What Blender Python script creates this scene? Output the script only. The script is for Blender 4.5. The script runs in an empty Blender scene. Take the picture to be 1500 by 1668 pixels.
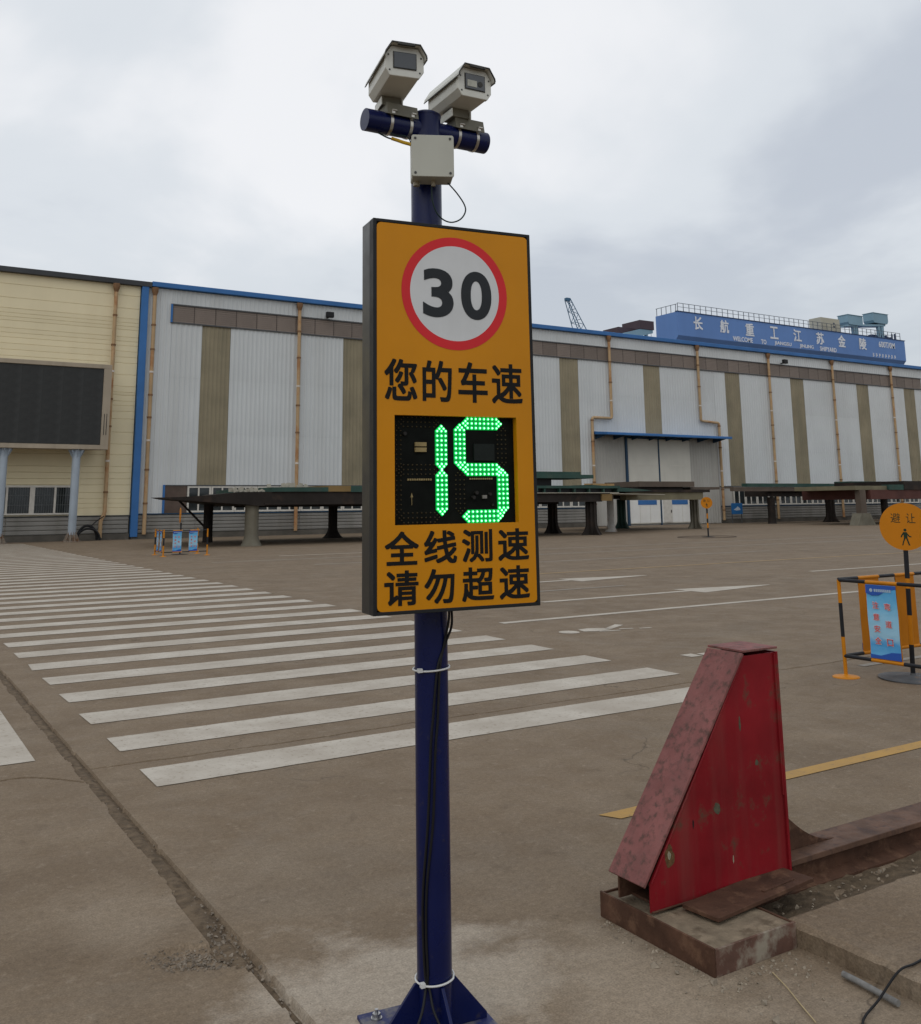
import bpy, math, random
from mathutils import Matrix, Vector, noise as mnoise

random.seed(7)
SC = bpy.context.scene
COL = SC.collection
PI = math.pi

# ------------------------------------------------------------------ camera
YAW, PITCH, ROLL = 0.55571563, 0.17891881, -0.01102481
FPX, CXP, CYP = 1549.278, 749.849, 543.177          # focal length and principal point for a 1500 x 1668 frame
_f = Vector((math.sin(YAW) * math.cos(PITCH), math.cos(YAW) * math.cos(PITCH), math.sin(PITCH)))
_r0 = Vector((math.cos(YAW), -math.sin(YAW), 0))
_u0 = _r0.cross(_f)
_r = _r0 * math.cos(ROLL) + _u0 * math.sin(ROLL)
_u = -_r0 * math.sin(ROLL) + _u0 * math.cos(ROLL)
cam = bpy.data.cameras.new('camera')
cam_o = bpy.data.objects.new('camera', cam)
COL.objects.link(cam_o)
cam_o.matrix_world = Matrix(((_r.x, _u.x, -_f.x, 0), (_r.y, _u.y, -_f.y, 0), (_r.z, _u.z, -_f.z, 1.6), (0, 0, 0, 1)))
cam.sensor_fit = 'HORIZONTAL'
cam.sensor_width = 36.0
cam.lens = 36.0 * FPX / 1500.0
cam.shift_x = (750.0 - CXP) / 1500.0
cam.shift_y = (CYP - 834.0) / 1500.0
cam.clip_start = 0.05
cam.clip_end = 3000
SC.camera = cam_o

# ------------------------------------------------------------------ sky, sun, exposure
SUN_AZ = math.atan2(-0.66, -0.75)      # direction towards the sun seen from above: behind and left of the camera
SUN_EL = math.radians(48)
world = bpy.data.worlds.new('World')
SC.world = world
world.use_nodes = True
wn, wl = world.node_tree.nodes, world.node_tree.links
wn.clear()
def wnode(t, **kw):
    n = wn.new(t)
    for k, v in kw.items():
        setattr(n, k, v)
    return n
w_out = wnode('ShaderNodeOutputWorld')
w_bg = wnode('ShaderNodeBackground')
w_bg.inputs['Strength'].default_value = 0.1
w_sky = wnode('ShaderNodeTexSky', sky_type='NISHITA', sun_disc=False)
w_sky.sun_elevation = SUN_EL
w_sky.sun_rotation = PI / 2 - SUN_AZ
w_sky.dust_density = 3.0
w_tc = wnode('ShaderNodeTexCoord')
w_sep = wnode('ShaderNodeSeparateXYZ')
wl.new(w_tc.outputs['Generated'], w_sep.inputs[0])
w_max = wnode('ShaderNodeMath', operation='MAXIMUM'); w_max.inputs[1].default_value = 0.0
wl.new(w_sep.outputs['Z'], w_max.inputs[0])
w_add = wnode('ShaderNodeMath', operation='ADD'); w_add.inputs[1].default_value = 0.22
wl.new(w_max.outputs[0], w_add.inputs[0])
w_dx = wnode('ShaderNodeMath', operation='DIVIDE'); w_dy = wnode('ShaderNodeMath', operation='DIVIDE')
wl.new(w_sep.outputs['X'], w_dx.inputs[0]); wl.new(w_add.outputs[0], w_dx.inputs[1])
wl.new(w_sep.outputs['Y'], w_dy.inputs[0]); wl.new(w_add.outputs[0], w_dy.inputs[1])
w_cmb = wnode('ShaderNodeCombineXYZ')
wl.new(w_dx.outputs[0], w_cmb.inputs[0]); wl.new(w_dy.outputs[0], w_cmb.inputs[1])
w_cmb.inputs[2].default_value = 1.3
w_n1 = wnode('ShaderNodeTexNoise'); w_n1.inputs['Scale'].default_value = 0.95
w_n1.inputs['Detail'].default_value = 6; w_n1.inputs['Roughness'].default_value = 0.5
w_n1.inputs['Distortion'].default_value = 0.35
wl.new(w_cmb.outputs[0], w_n1.inputs['Vector'])
w_ramp = wnode('ShaderNodeValToRGB')
w_ramp.color_ramp.interpolation = 'EASE'
e = w_ramp.color_ramp.elements
e[0].position = 0.37; e[0].color = (0.56, 0.605, 0.675, 1)
e[1].position = 0.64; e[1].color = (0.92, 0.93, 0.955, 1)
m_ = w_ramp.color_ramp.elements.new(0.5); m_.color = (0.75, 0.79, 0.835, 1)
wl.new(w_n1.outputs['Fac'], w_ramp.inputs[0])
# towards the horizon the cloud base flattens to one pale grey
w_mr = wnode('ShaderNodeMapRange', interpolation_type='SMOOTHSTEP')
w_mr.inputs['From Min'].default_value = 0.02; w_mr.inputs['From Max'].default_value = 0.30
wl.new(w_sep.outputs['Z'], w_mr.inputs['Value'])
w_mix1 = wnode('ShaderNodeMixRGB')
w_mix1.inputs[1].default_value = (0.575, 0.625, 0.67, 1)
wl.new(w_mr.outputs[0], w_mix1.inputs[0]); wl.new(w_ramp.outputs[0], w_mix1.inputs[2])
w_mul = wnode('ShaderNodeMixRGB', blend_type='MULTIPLY'); w_mul.inputs[0].default_value = 1
w_mul.inputs[2].default_value = (10, 10, 10, 1)
wl.new(w_mix1.outputs[0], w_mul.inputs[1])
w_mix2 = wnode('ShaderNodeMixRGB'); w_mix2.inputs[0].default_value = 0.94
wl.new(w_sky.outputs[0], w_mix2.inputs[1]); wl.new(w_mul.outputs[0], w_mix2.inputs[2])
wl.new(w_mix2.outputs[0], w_bg.inputs['Color'])
wl.new(w_bg.outputs[0], w_out.inputs[0])

sun = bpy.data.lights.new('sun', 'SUN')
sun.energy = 0.65
sun.angle = math.radians(55)
sun.color = (1.0, 0.96, 0.9)
sun_o = bpy.data.objects.new('sun', sun)
COL.objects.link(sun_o)
_sd = Vector((math.cos(SUN_AZ) * math.cos(SUN_EL), math.sin(SUN_AZ) * math.cos(SUN_EL), math.sin(SUN_EL)))
sun_o.rotation_euler = _sd.to_track_quat('Z', 'Y').to_euler()
sun_o.location = _sd * 60

SC.view_settings.view_transform = 'Standard'
SC.view_settings.look = 'None'
SC.view_settings.exposure = 0.0
SC.view_settings.gamma = 1.0
SC.view_settings.use_curve_mapping = False
SC.render.engine = 'CYCLES'
SC.cycles.use_denoising = True
SC.cycles.max_bounces = 6

# ------------------------------------------------------------------ helpers: materials
MATS = {}
def mat(name, col, rough=0.6, metal=0.0, var=0.12, scale=4.0, bump=0.0, bscale=30.0, streak=0.0, scol=None,
        rust=0.0, rcol=(0.09, 0.035, 0.018), rscale=6.0, spec=0.22, coat=0.0, emit=None, estr=0.0, aniso=None, rnd=0.0):
    """A weathered procedural surface: base colour with broad and fine variation, run-down streaks, rust or dirt patches."""
    if name in MATS:
        return MATS[name]
    m = bpy.data.materials.new(name)
    m.use_nodes = True
    nt = m.node_tree; n, l = nt.nodes, nt.links
    b = n['Principled BSDF']
    b.inputs['Roughness'].default_value = rough
    b.inputs['Metallic'].default_value = metal
    b.inputs['Specular IOR Level'].default_value = spec
    if coat:
        b.inputs['Coat Weight'].default_value = coat
        b.inputs['Coat Roughness'].default_value = 0.12
    tc = n.new('ShaderNodeTexCoord')
    src = tc.outputs['Object']
    if aniso:
        mp = n.new('ShaderNodeMapping'); mp.inputs['Scale'].default_value = aniso
        l.new(src, mp.inputs[0]); src = mp.outputs[0]
    def nz(sc, det=4, vec=None, rgh=0.55):
        t = n.new('ShaderNodeTexNoise'); t.inputs['Scale'].default_value = sc
        t.inputs['Detail'].default_value = det; t.inputs['Roughness'].default_value = rgh
        l.new(vec or src, t.inputs['Vector']); return t.outputs['Fac']
    def mr(v, a, c, x, y):
        t = n.new('ShaderNodeMapRange'); t.inputs['From Min'].default_value = a; t.inputs['From Max'].default_value = c
        t.inputs['To Min'].default_value = x; t.inputs['To Max'].default_value = y
        l.new(v, t.inputs['Value']); return t.outputs[0]
    def mix(fac, c1, c2, mode='MIX'):
        t = n.new('ShaderNodeMixRGB'); t.blend_type = mode
        for i, v in ((0, fac), (1, c1), (2, c2)):
            if isinstance(v, (int, float)): t.inputs[i].default_value = v
            elif isinstance(v, tuple): t.inputs[i].default_value = (*v, 1) if len(v) == 3 else v
            else: l.new(v, t.inputs[i])
        return t.outputs[0]
    cur = col
    if var:
        v = mr(nz(scale, 6), 0.3, 0.7, 1 - var, 1 + var)
        c = n.new('ShaderNodeCombineXYZ')
        for i in range(3): l.new(v, c.inputs[i])
        cur = mix(1.0, col, c.outputs[0], 'MULTIPLY')
    if rnd:      # each sheet or board weathers a little differently
        oi = n.new('ShaderNodeObjectInfo')
        v = mr(oi.outputs['Random'], 0, 1, 1 - rnd, 1 + rnd)
        c = n.new('ShaderNodeCombineXYZ')
        for i in range(3): l.new(v, c.inputs[i])
        cur = mix(1.0, cur, c.outputs[0], 'MULTIPLY')
    if streak:
        mp2 = n.new('ShaderNodeMapping'); mp2.inputs['Scale'].default_value = (1.0, 1.0, 0.06)
        l.new(tc.outputs['Object'], mp2.inputs[0])
        cur = mix(mr(nz(scale * 2.2, 5, mp2.outputs[0]), 0.48, 0.78, 0, streak), cur, scol or (0.1, 0.085, 0.065))
    if rust:
        cur = mix(mr(nz(rscale, 7, None, 0.65), 0.62 - 0.25 * rust, 0.70 - 0.12 * rust, 0, 0.9), cur, rcol)
    if isinstance(cur, tuple):
        b.inputs['Base Color'].default_value = (*cur, 1)
    else:
        l.new(cur, b.inputs['Base Color'])
    if bump:
        bp = n.new('ShaderNodeBump'); bp.inputs['Strength'].default_value = bump; bp.inputs['Distance'].default_value = 0.01
        l.new(nz(bscale, 6), bp.inputs['Height']); l.new(bp.outputs[0], b.inputs['Normal'])
    if var and not metal:
        l.new(mr(nz(scale * 3, 4), 0.3, 0.7, max(0.03, rough - 0.08), min(1, rough + 0.08)), b.inputs['Roughness'])
    if emit:
        b.inputs['Emission Color'].default_value = (*emit, 1)
        b.inputs['Emission Strength'].default_value = estr
    MATS[name] = m
    return m

# ------------------------------------------------------------------ helpers: geometry
class MB:
    """Collects simple shapes into one mesh."""
    def __init__(s):
        s.v = []; s.f = []; s.sm = []
    def add(s, vs, fs, smooth=False):
        o = len(s.v); s.v += [tuple(p) for p in vs]
        s.f += [tuple(i + o for i in f) for f in fs]; s.sm += [smooth] * len(fs)
        return s
    def box(s, x0, x1, y0, y1, z0, z1, M=None):
        vs = [(x, y, z) for z in (z0, z1) for y in (y0, y1) for x in (x0, x1)]
        if M: vs = [M @ Vector(p) for p in vs]
        return s.add(vs, [(0, 2, 3, 1), (4, 5, 7, 6), (0, 1, 5, 4), (2, 6, 7, 3), (0, 4, 6, 2), (1, 3, 7, 5)])
    def cyl(s, p0, p1, r0, r1=None, n=20, caps=True):
        r1 = r0 if r1 is None else r1
        p0, p1 = Vector(p0), Vector(p1); d = (p1 - p0).normalized()
        a = d.orthogonal().normalized(); b = d.cross(a)
        R = [[p + a * (r * math.cos(t)) + b * (r * math.sin(t)) for t in [2 * PI * i / n for i in range(n)]] for p, r in ((p0, r0), (p1, r1))]
        s.add(R[0] + R[1], [(i, (i + 1) % n, n + (i + 1) % n, n + i) for i in range(n)], True)
        if caps:
            s.add(R[0], [tuple(range(n))[::-1]]); s.add(R[1], [tuple(range(n))])
        return s
    def tube(s, pts, r, n=8):
        pts = [Vector(p) for p in pts]; m = len(pts); rings = []; prev = None
        for i, p in enumerate(pts):
            d = (pts[min(i + 1, m - 1)] - pts[max(i - 1, 0)]).normalized()
            a = d.orthogonal().normalized() if prev is None else (prev - d * prev.dot(d)).normalized()
            prev = a; b = d.cross(a)
            rings += [p + a * (r * math.cos(2 * PI * k / n)) + b * (r * math.sin(2 * PI * k / n)) for k in range(n)]
        fs = [(i * n + k, i * n + (k + 1) % n, (i + 1) * n + (k + 1) % n, (i + 1) * n + k) for i in range(m - 1) for k in range(n)]
        s.add(rings, fs, True)
        s.add(rings[:n], [tuple(range(n))[::-1]]); s.add(rings[-n:], [tuple(range(n))])
        return s
    def prism(s, poly, axis, a, b, M=None):
        """Extrude a 2D polygon (u,v) along an axis from a to b. axis 'y': (u,w,v); 'x': (w,u,v); 'z': (u,v,w)."""
        def P(u, v, w):
            p = {'y': (u, w, v), 'x': (w, u, v), 'z': (u, v, w)}[axis]
            return M @ Vector(p) if M else p
        n = len(poly)
        ar = sum(poly[i][0] * poly[(i + 1) % n][1] - poly[(i + 1) % n][0] * poly[i][1] for i in range(n))
        if ar < 0: poly = poly[::-1]
        vs = [P(u, v, a) for u, v in poly] + [P(u, v, b) for u, v in poly]
        fs = [tuple(range(n))[::-1], tuple(range(n, 2 * n))] + [(i, (i + 1) % n, n + (i + 1) % n, n + i) for i in range(n)]
        if axis == 'y': fs = [f[::-1] for f in fs]
        if b < a: fs = [f[::-1] for f in fs]
        return s.add(vs, fs)
    def lathe(s, prof, c=(0, 0, 0), n=24):
        vs = [(c[0] + r * math.cos(2 * PI * k / n), c[1] + r * math.sin(2 * PI * k / n), c[2] + z) for r, z in prof for k in range(n)]
        s.add(vs, [(i * n + k, i * n + (k + 1) % n, (i + 1) * n + (k + 1) % n, (i + 1) * n + k) for i in range(len(prof) - 1) for k in range(n)], True)
        s.add(vs[:n], [tuple(range(n))[::-1]]); s.add(vs[-n:], [tuple(range(n))])
        return s
    def mesh(s, name):
        me = bpy.data.meshes.new(name)
        me.from_pydata(s.v, [], s.f)
        me.polygons.foreach_set('use_smooth', s.sm)
        me.update()
        return me
    def build(s, name, material, parent=None, bevel=0.0, loc=None, rot=None):
        me = s.mesh(name)
        return link(name, me, material, parent, bevel, loc, rot)

def link(name, me, material, parent=None, bevel=0.0, loc=None, rot=None):
    o = bpy.data.objects.new(name, me)
    if material and not me.materials: me.materials.append(material)
    COL.objects.link(o)
    if parent: o.parent = parent
    if loc: o.location = loc
    if rot: o.rotation_euler = rot
    if bevel:
        bv = o.modifiers.new('bevel', 'BEVEL'); bv.width = bevel; bv.segments = 2; bv.limit_method = 'ANGLE'; bv.angle_limit = math.radians(40)
    return o

def thing(name, label, cat, loc=(0, 0, 0), rot=(0, 0, 0), group=None):
    o = bpy.data.objects.new(name, None)
    o.empty_display_size = 0.1
    COL.objects.link(o); o.location = loc; o.rotation_euler = rot
    return tag(o, label, cat, group)

def tag(o, label=None, cat=None, group=None, kind=None):
    if label: o['label'] = label
    if cat: o['category'] = cat
    if group: o['group'] = group
    if kind: o['kind'] = kind
    return o

_gc = {}
def glyph(body, off=0.0, res=3):
    key = (body, off)
    if key not in _gc:
        c = bpy.data.curves.new('type', 'FONT'); c.body = body; c.offset = off; c.extrude = 0.01; c.resolution_u = res
        o = bpy.data.objects.new('type', c); COL.objects.link(o)
        dg = bpy.context.evaluated_depsgraph_get(); dg.update()
        me = bpy.data.meshes.new_from_object(o.evaluated_get(dg))
        vs = [tuple(v.co) for v in me.vertices]; fs = [tuple(p.vertices) for p in me.polygons]
        bpy.data.objects.remove(o); bpy.data.curves.remove(c); bpy.data.meshes.remove(me)
        xs = [v[0] for v in vs]; ys = [v[1] for v in vs]
        _gc[key] = (vs, fs, min(xs), max(xs), min(ys), max(ys))
    return _gc[key]

def letter(name, body, x0, x1, z0, z1, y, material, parent, off=0.0, t=0.0012, M=None, res=3, fat=0.0):
    """Lettering standing in the XZ plane, facing -Y, fitted to a box; fat thickens the strokes by laying shifted copies together."""
    vs, fs, a, b, c, d = glyph(body, off, res)
    x0 += fat; x1 -= fat; z0 += fat; z1 -= fat
    mb_ = MB()
    sh = [(0, 0)] if not fat else [(i, j) for i in (-1, 0, 1) for j in (-1, 0, 1)]
    for k, (i, j) in enumerate(sh):
        out = [(x0 + i * fat + (v[0] - a) / (b - a) * (x1 - x0), y - (v[2] + 0.01) / 0.02 * t - k * t * 0.03, z0 + j * fat + (v[1] - c) / (d - c) * (z1 - z0)) for v in vs]
        if M: out = [tuple(M @ Vector(p)) for p in out]
        mb_.add(out, fs)
    return mb_.build(name, material, parent)

def rrect(x0, x1, z0, z1, r, n=5):
    pts = []
    for cx_, cz_, a0 in ((x1 - r, z1 - r, 0), (x0 + r, z1 - r, 90), (x0 + r, z0 + r, 180), (x1 - r, z0 + r, 270)):
        for i in range(n + 1):
            a = math.radians(a0 + 90 * i / n); pts.append((cx_ + r * math.cos(a), cz_ + r * math.sin(a)))
    return pts

def disc(cx_, cz_, r, n=64): return [(cx_ + r * math.cos(2 * PI * i / n), cz_ + r * math.sin(2 * PI * i / n)) for i in range(n)]

# ------------------------------------------------------------------ materials with a layout of their own
def concrete_material():
    m = bpy.data.materials.new('worn_concrete'); m.use_nodes = True
    n, l = m.node_tree.nodes, m.node_tree.links; b = n['Principled BSDF']
    geo = n.new('ShaderNodeNewGeometry'); P = geo.outputs['Position']
    def nz(sc, det=5, rgh=0.55, vec=P, dist=0.0):
        t = n.new('ShaderNodeTexNoise'); t.inputs['Scale'].default_value = sc; t.inputs['Detail'].default_value = det
        t.inputs['Roughness'].default_value = rgh; t.inputs['Distortion'].default_value = dist
        l.new(vec, t.inputs['Vector']); return t.outputs['Fac']
    def mr(v, a, c, x=0.0, y=1.0, cl=True):
        t = n.new('ShaderNodeMapRange'); t.clamp = cl
        for k, q in (('From Min', a), ('From Max', c), ('To Min', x), ('To Max', y)): t.inputs[k].default_value = q
        l.new(v, t.inputs['Value']); return t.outputs[0]
    def mix(fac, c1, c2, mode='MIX'):
        t = n.new('ShaderNodeMixRGB'); t.blend_type = mode
        for i, v in ((0, fac), (1, c1), (2, c2)):
            if isinstance(v, (int, float)): t.inputs[i].default_value = v
            elif isinstance(v, tuple): t.inputs[i].default_value = (*v, 1)
            else: l.new(v, t.inputs[i])
        return t.outputs[0]
    def math_(op, a, c):
        t = n.new('ShaderNodeMath'); t.operation = op
        for i, v in ((0, a), (1, c)):
            if isinstance(v, (int, float)): t.inputs[i].default_value = v
            else: l.new(v, t.inputs[i])
        return t.outputs[0]
    base = mix(mr(nz(0.35, 6), 0.35, 0.65), GC1, GC2)
    base = mix(mr(nz(1.6, 6, 0.6), 0.42, 0.70), base, GC3)                     # broad dusty clouds
    mp = n.new('ShaderNodeMapping'); mp.inputs['Scale'].default_value = (0.10, 1.6, 1); l.new(P, mp.inputs[0])
    base = mix(mr(nz(1.2, 5, 0.6, mp.outputs[0]), 0.5, 0.75, 0, 0.22), base, GC4)  # wheel tracks along the lane
    base = mix(mr(nz(0.75, 8, 0.68, P, 0.8), 0.52, 0.60, 0, 0.30), base, (0.205, 0.165, 0.122))   # paler, greyer patches
    base = mix(mr(nz(26, 4, 0.8), 0.66, 0.74, 0, 0.5), base, GC4)               # dark specks
    base = mix(mr(nz(5, 6, 0.7, P, 0.5), 0.58, 0.72, 0, 0.45), base, GC4)          # oil and damp spots
    base = mix(mr(nz(14, 5, 0.7), 0.57, 0.72, 0, 0.42), base, GC5)                 # pale scuffs
    # newly washed out, paler concrete round the foot of the pole
    def blob(cx_, cy_, rad, soft, amt):
        s_ = n.new('ShaderNodeVectorMath'); s_.operation = 'DISTANCE'; l.new(P, s_.inputs[0]); s_.inputs[1].default_value = (cx_, cy_, 0)
        w = math_('ADD', s_.outputs['Value'], mr(nz(3.5, 6, 0.65), 0.2, 0.8, -0.45, 0.45))
        return mr(w, rad, rad - soft, 0, amt)
    base = mix(blob(1.72, 3.08, 0.62, 0.35, 0.9), base, (0.36, 0.305, 0.24))
    base = mix(blob(2.35, 2.75, 0.60, 0.45, 0.60), base, GC5)
    base = mix(blob(1.0, 4.3, 0.45, 0.4, 0.35), base, GC5)
    base = mix(blob(2.7, 2.2, 0.5, 0.4, 0.35), base, GC5)
    # fine grain
    g = mr(nz(130, 3, 0.7), 0.3, 0.7, 0.74, 1.26)
    c = n.new('ShaderNodeCombineXYZ')
    for i in range(3): l.new(g, c.inputs[i])
    base = mix(1.0, base, c.outputs[0], 'MULTIPLY')
    g2 = mr(nz(38, 5, 0.75), 0.3, 0.7, 0.80, 1.20)
    c2 = n.new('ShaderNodeCombineXYZ')
    for i in range(3): l.new(g2, c2.inputs[i])
    base = mix(1.0, base, c2.outputs[0], 'MULTIPLY')
    # hairline cracks
    vo = n.new('ShaderNodeTexVoronoi'); vo.feature = 'DISTANCE_TO_EDGE'; vo.inputs['Scale'].default_value = 0.28
    wv = n.new('ShaderNodeVectorMath'); wv.operation = 'ADD'
    tn = n.new('ShaderNodeTexNoise'); tn.inputs['Scale'].default_value = 2.2; tn.inputs['Detail'].default_value = 6; l.new(P, tn.inputs['Vector'])
    sc_ = n.new('ShaderNodeVectorMath'); sc_.operation = 'SCALE'; sc_.inputs['Scale'].default_value = 0.7; l.new(tn.outputs['Color'], sc_.inputs[0])
    l.new(P, wv.inputs[0]); l.new(sc_.outputs[0], wv.inputs[1]); l.new(wv.outputs[0], vo.inputs['Vector'])
    crack = math_('MULTIPLY', mr(vo.outputs['Distance'], 0.0, 0.0028, 1, 0), mr(nz(0.8, 3), 0.50, 0.58))
    base = mix(math_('MULTIPLY', crack, 0.6), base, (0.05, 0.04, 0.03))
    l.new(base, b.inputs['Base Color'])
    b.inputs['Specular IOR Level'].default_value = 0.2
    l.new(mr(nz(6), 0.3, 0.7, 0.68, 0.92), b.inputs['Roughness'])
    h = math_('ADD', math_('MULTIPLY', nz(70, 6, 0.7), 0.5), math_('ADD', nz(9, 5), math_('MULTIPLY', crack, -0.8)))
    bp = n.new('ShaderNodeBump'); bp.inputs['Strength'].default_value = 0.30; bp.inputs['Distance'].default_value = 0.012
    l.new(h, bp.inputs['Height']); l.new(bp.outputs[0], b.inputs['Normal'])
    return m

GC1, GC2, GC3, GC4, GC5 = (0.186, 0.136, 0.089), (0.163, 0.119, 0.078), (0.220, 0.167, 0.114), (0.092, 0.065, 0.043), (0.325, 0.264, 0.195)
M_GROUND = concrete_material()

def paint_material(name, col, wear=0.5, dirt=(0.18, 0.127, 0.078)):
    m = bpy.data.materials.new(name); m.use_nodes = True
    n, l = m.node_tree.nodes, m.node_tree.links; b = n['Principled BSDF']
    geo = n.new('ShaderNodeNewGeometry'); P = geo.outputs['Position']
    def nz(sc, det=6, rgh=0.6, sca=None):
        v = P
        if sca:
            mp = n.new('ShaderNodeMapping'); mp.inputs['Scale'].default_value = sca; l.new(P, mp.inputs[0]); v = mp.outputs[0]
        t = n.new('ShaderNodeTexNoise'); t.inputs['Scale'].default_value = sc; t.inputs['Detail'].default_value = det
        t.inputs['Roughness'].default_value = rgh; l.new(v, t.inputs['Vector']); return t.outputs['Fac']
    def mr(v, a, c, x=0.0, y=1.0):
        t = n.new('ShaderNodeMapRange')
        for k, q in (('From Min', a), ('From Max', c), ('To Min', x), ('To Max', y)): t.inputs[k].default_value = q
        l.new(v, t.inputs['Value']); return t.outputs[0]
    def mix(fac, c1, c2):
        t = n.new('ShaderNodeMixRGB')
        for i, v in ((0, fac), (1, c1), (2, c2)):
            if isinstance(v, tuple): t.inputs[i].default_value = (*v, 1)
            elif isinstance(v, float): t.inputs[i].default_value = v
            else: l.new(v, t.inputs[i])
        return t.outputs[0]
    d2 = tuple(0.45 * a + 0.55 * c for a, c in zip(dirt, col))
    cur = mix(mr(nz(2.2), 0.35, 0.7), col, d2)
    cur = mix(mr(nz(3.0, 6, 0.6, (0.35, 3, 1)), 0.50, 0.75, 0, 0.6 * wear + 0.15), cur, d2)
    cur = mix(mr(nz(24, 6, 0.75), 0.60 - 0.10 * wear, 0.72 - 0.05 * wear, 0, 0.85), cur, dirt)
    cur = mix(mr(nz(150, 3), 0.55, 0.8, 0, 0.25), cur, dirt)
    cur = mix(mr(nz(0.9, 7, 0.65), 0.50, 0.66, 0, 0.45), cur, d2)          # whole stretches scuffed thin by wheels
    l.new(cur, b.inputs['Base Color']); b.inputs['Roughness'].default_value = 0.75
    bp = n.new('ShaderNodeBump'); bp.inputs['Strength'].default_value = 0.2; bp.inputs['Distance'].default_value = 0.01
    l.new(nz(60), bp.inputs['Height']); l.new(bp.outputs[0], b.inputs['Normal'])
    return m

M_WHITE_LINE = paint_material('worn_white_paint', (0.51, 0.462, 0.39), 0.5)
M_FADED_LINE = paint_material('faded_white_paint', (0.27, 0.245, 0.21), 0.8)
M_YELLOW_LINE = paint_material('worn_yellow_paint', (0.46, 0.26, 0.055), 0.4)
M_FADED_YELLOW = paint_material('faded_yellow_paint', (0.33, 0.215, 0.085), 0.8)

# ------------------------------------------------------------------ ground: one sheet with joint, cracks and a spalled hollow
def frange(a, b, s):
    out = []; x = a
    while x < b - 1e-9: out.append(x); x += s
    return out
def grow(a, b, s, k):
    out = []; x = a
    while x < b: out.append(x); x += s; s *= k
    return out
JX0, JX1 = 1.268, 1.345
def fn(x, y, s, seed): return mnoise.noise(Vector((x * s + seed, y * s - seed, seed * 1.7)))
def joint_left(y):
    return (JX0 if y > 3.58 else JX0 + 0.034) + 0.016 * fn(0, y, 3.0, 3.1) + 0.010 * fn(0, y, 14, 5.2) - (0.02 if 3.7 < y < 4.4 else 0)
def joint_right(y): return JX1 + 0.004 * fn(0, y, 9, 9.4)
def crack_a(x): return 6.60 + 0.045 * fn(x, 0, 0.9, 2.2) + 0.02 * fn(x, 0, 5, 4.4)        # runs across the road
def crack_b(x): return 6.66 - 0.30 * max(0, (x - 0.95) / 0.3) ** 1.5 + 0.015 * fn(x, 0, 8, 6.1)  # short crack left of the joint
def sm(t): t = max(0.0, min(1.0, t)); return t * t * (3 - 2 * t)
def ground_z(x, y):
    z = 0.0
    if 1.15 < x < 1.45 and -3 < y < 62:
        jl, jr = joint_left(y), joint_right(y)
        if jl < x < jr: z = -0.026
    if 6.3 < y < 6.8:
        if x > 1.36 and x < 9.5:
            w = 0.010 + 0.006 * fn(x, 0, 2.5, 8)
            if abs(y - crack_a(x)) < w: z = min(z, -0.014)
        if 0.3 < x < 1.262 and abs(y - crack_b(x)) < 0.012: z = min(z, -0.016)
    # spalled hollow beside the joint
    if 0.85 < x < 1.34 and 3.4 < y < 4.05:
        u_ = (x - 1.17) / 0.19; v_ = (y - 3.74 + 0.35 * (x - 1.17)) / 0.13
        r_ = math.hypot(u_, v_) + 0.35 * fn(x, y, 14, 1.3)
        if r_ < 1: z = min(z, -0.018 * sm((1 - r_) * 2.2) + 0.004 * fn(x, y, 60, 2))
    return z
gx = [-x for x in grow(0.0, 500, 1.2, 1.6)][1:][::-1] + frange(0.0, 0.85, 0.05) + frange(0.85, 1.45, 0.0095) + frange(1.45, 3.2, 0.05) + grow(3.2, 900, 0.06, 1.07)
gy = [-y for y in grow(0.0, 300, 1.0, 1.7)][1:][::-1] + frange(0.0, 2.0, 0.2) + frange(2.0, 3.4, 0.03) + frange(3.4, 4.1, 0.014) + frange(4.1, 6.3, 0.03) + frange(6.3, 6.8, 0.007) + frange(6.8, 9.0, 0.03) + grow(9.0, 1200, 0.04, 1.05)
gv = [(x, y, ground_z(x, y)) for y in gy for x in gx]
nx, ny = len(gx), len(gy)
gf = [(j * nx + i, j * nx + i + 1, (j + 1) * nx + i + 1, (j + 1) * nx + i) for j in range(ny - 1) for i in range(nx - 1)]
me = bpy.data.meshes.new('ground'); me.from_pydata(gv, [], gf); me.update()
ground = link('ground', me, M_GROUND); tag(ground, kind='structure')

# dirt lying in the joint
M_DIRT = mat('joint_dirt', (0.120, 0.086, 0.055), 0.95, var=0.35, scale=18, bump=0.9, bscale=60, rust=0.35, rcol=(0.165, 0.120, 0.077), rscale=9)
ys = frange(1.5, 12, 0.02) + frange(12, 60, 0.5)
mb = MB(); cols = 7
vs = []
for y in ys:
    a, b = joint_left(y) - 0.012, joint_right(y) + 0.004
    deep = 0.012 if y < 3.6 else (0.008 if y < 4.0 else 0.0)
    for k in range(cols):
        x = a + (b - a) * k / (cols - 1)
        vs.append((x, y, -0.006 - deep + 0.004 * fn(x, y, 22, 3) - 0.012 * (k >= cols - 2)))
mb.add(vs, [(j * cols + i, j * cols + i + 1, (j + 1) * cols + i + 1, (j + 1) * cols + i) for j in range(len(ys) - 1) for i in range(cols - 1)], True)
tag(mb.build('joint_dirt', M_DIRT), 'dark dirt filling the long joint between the concrete slabs', 'dirt', kind='stuff')

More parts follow.
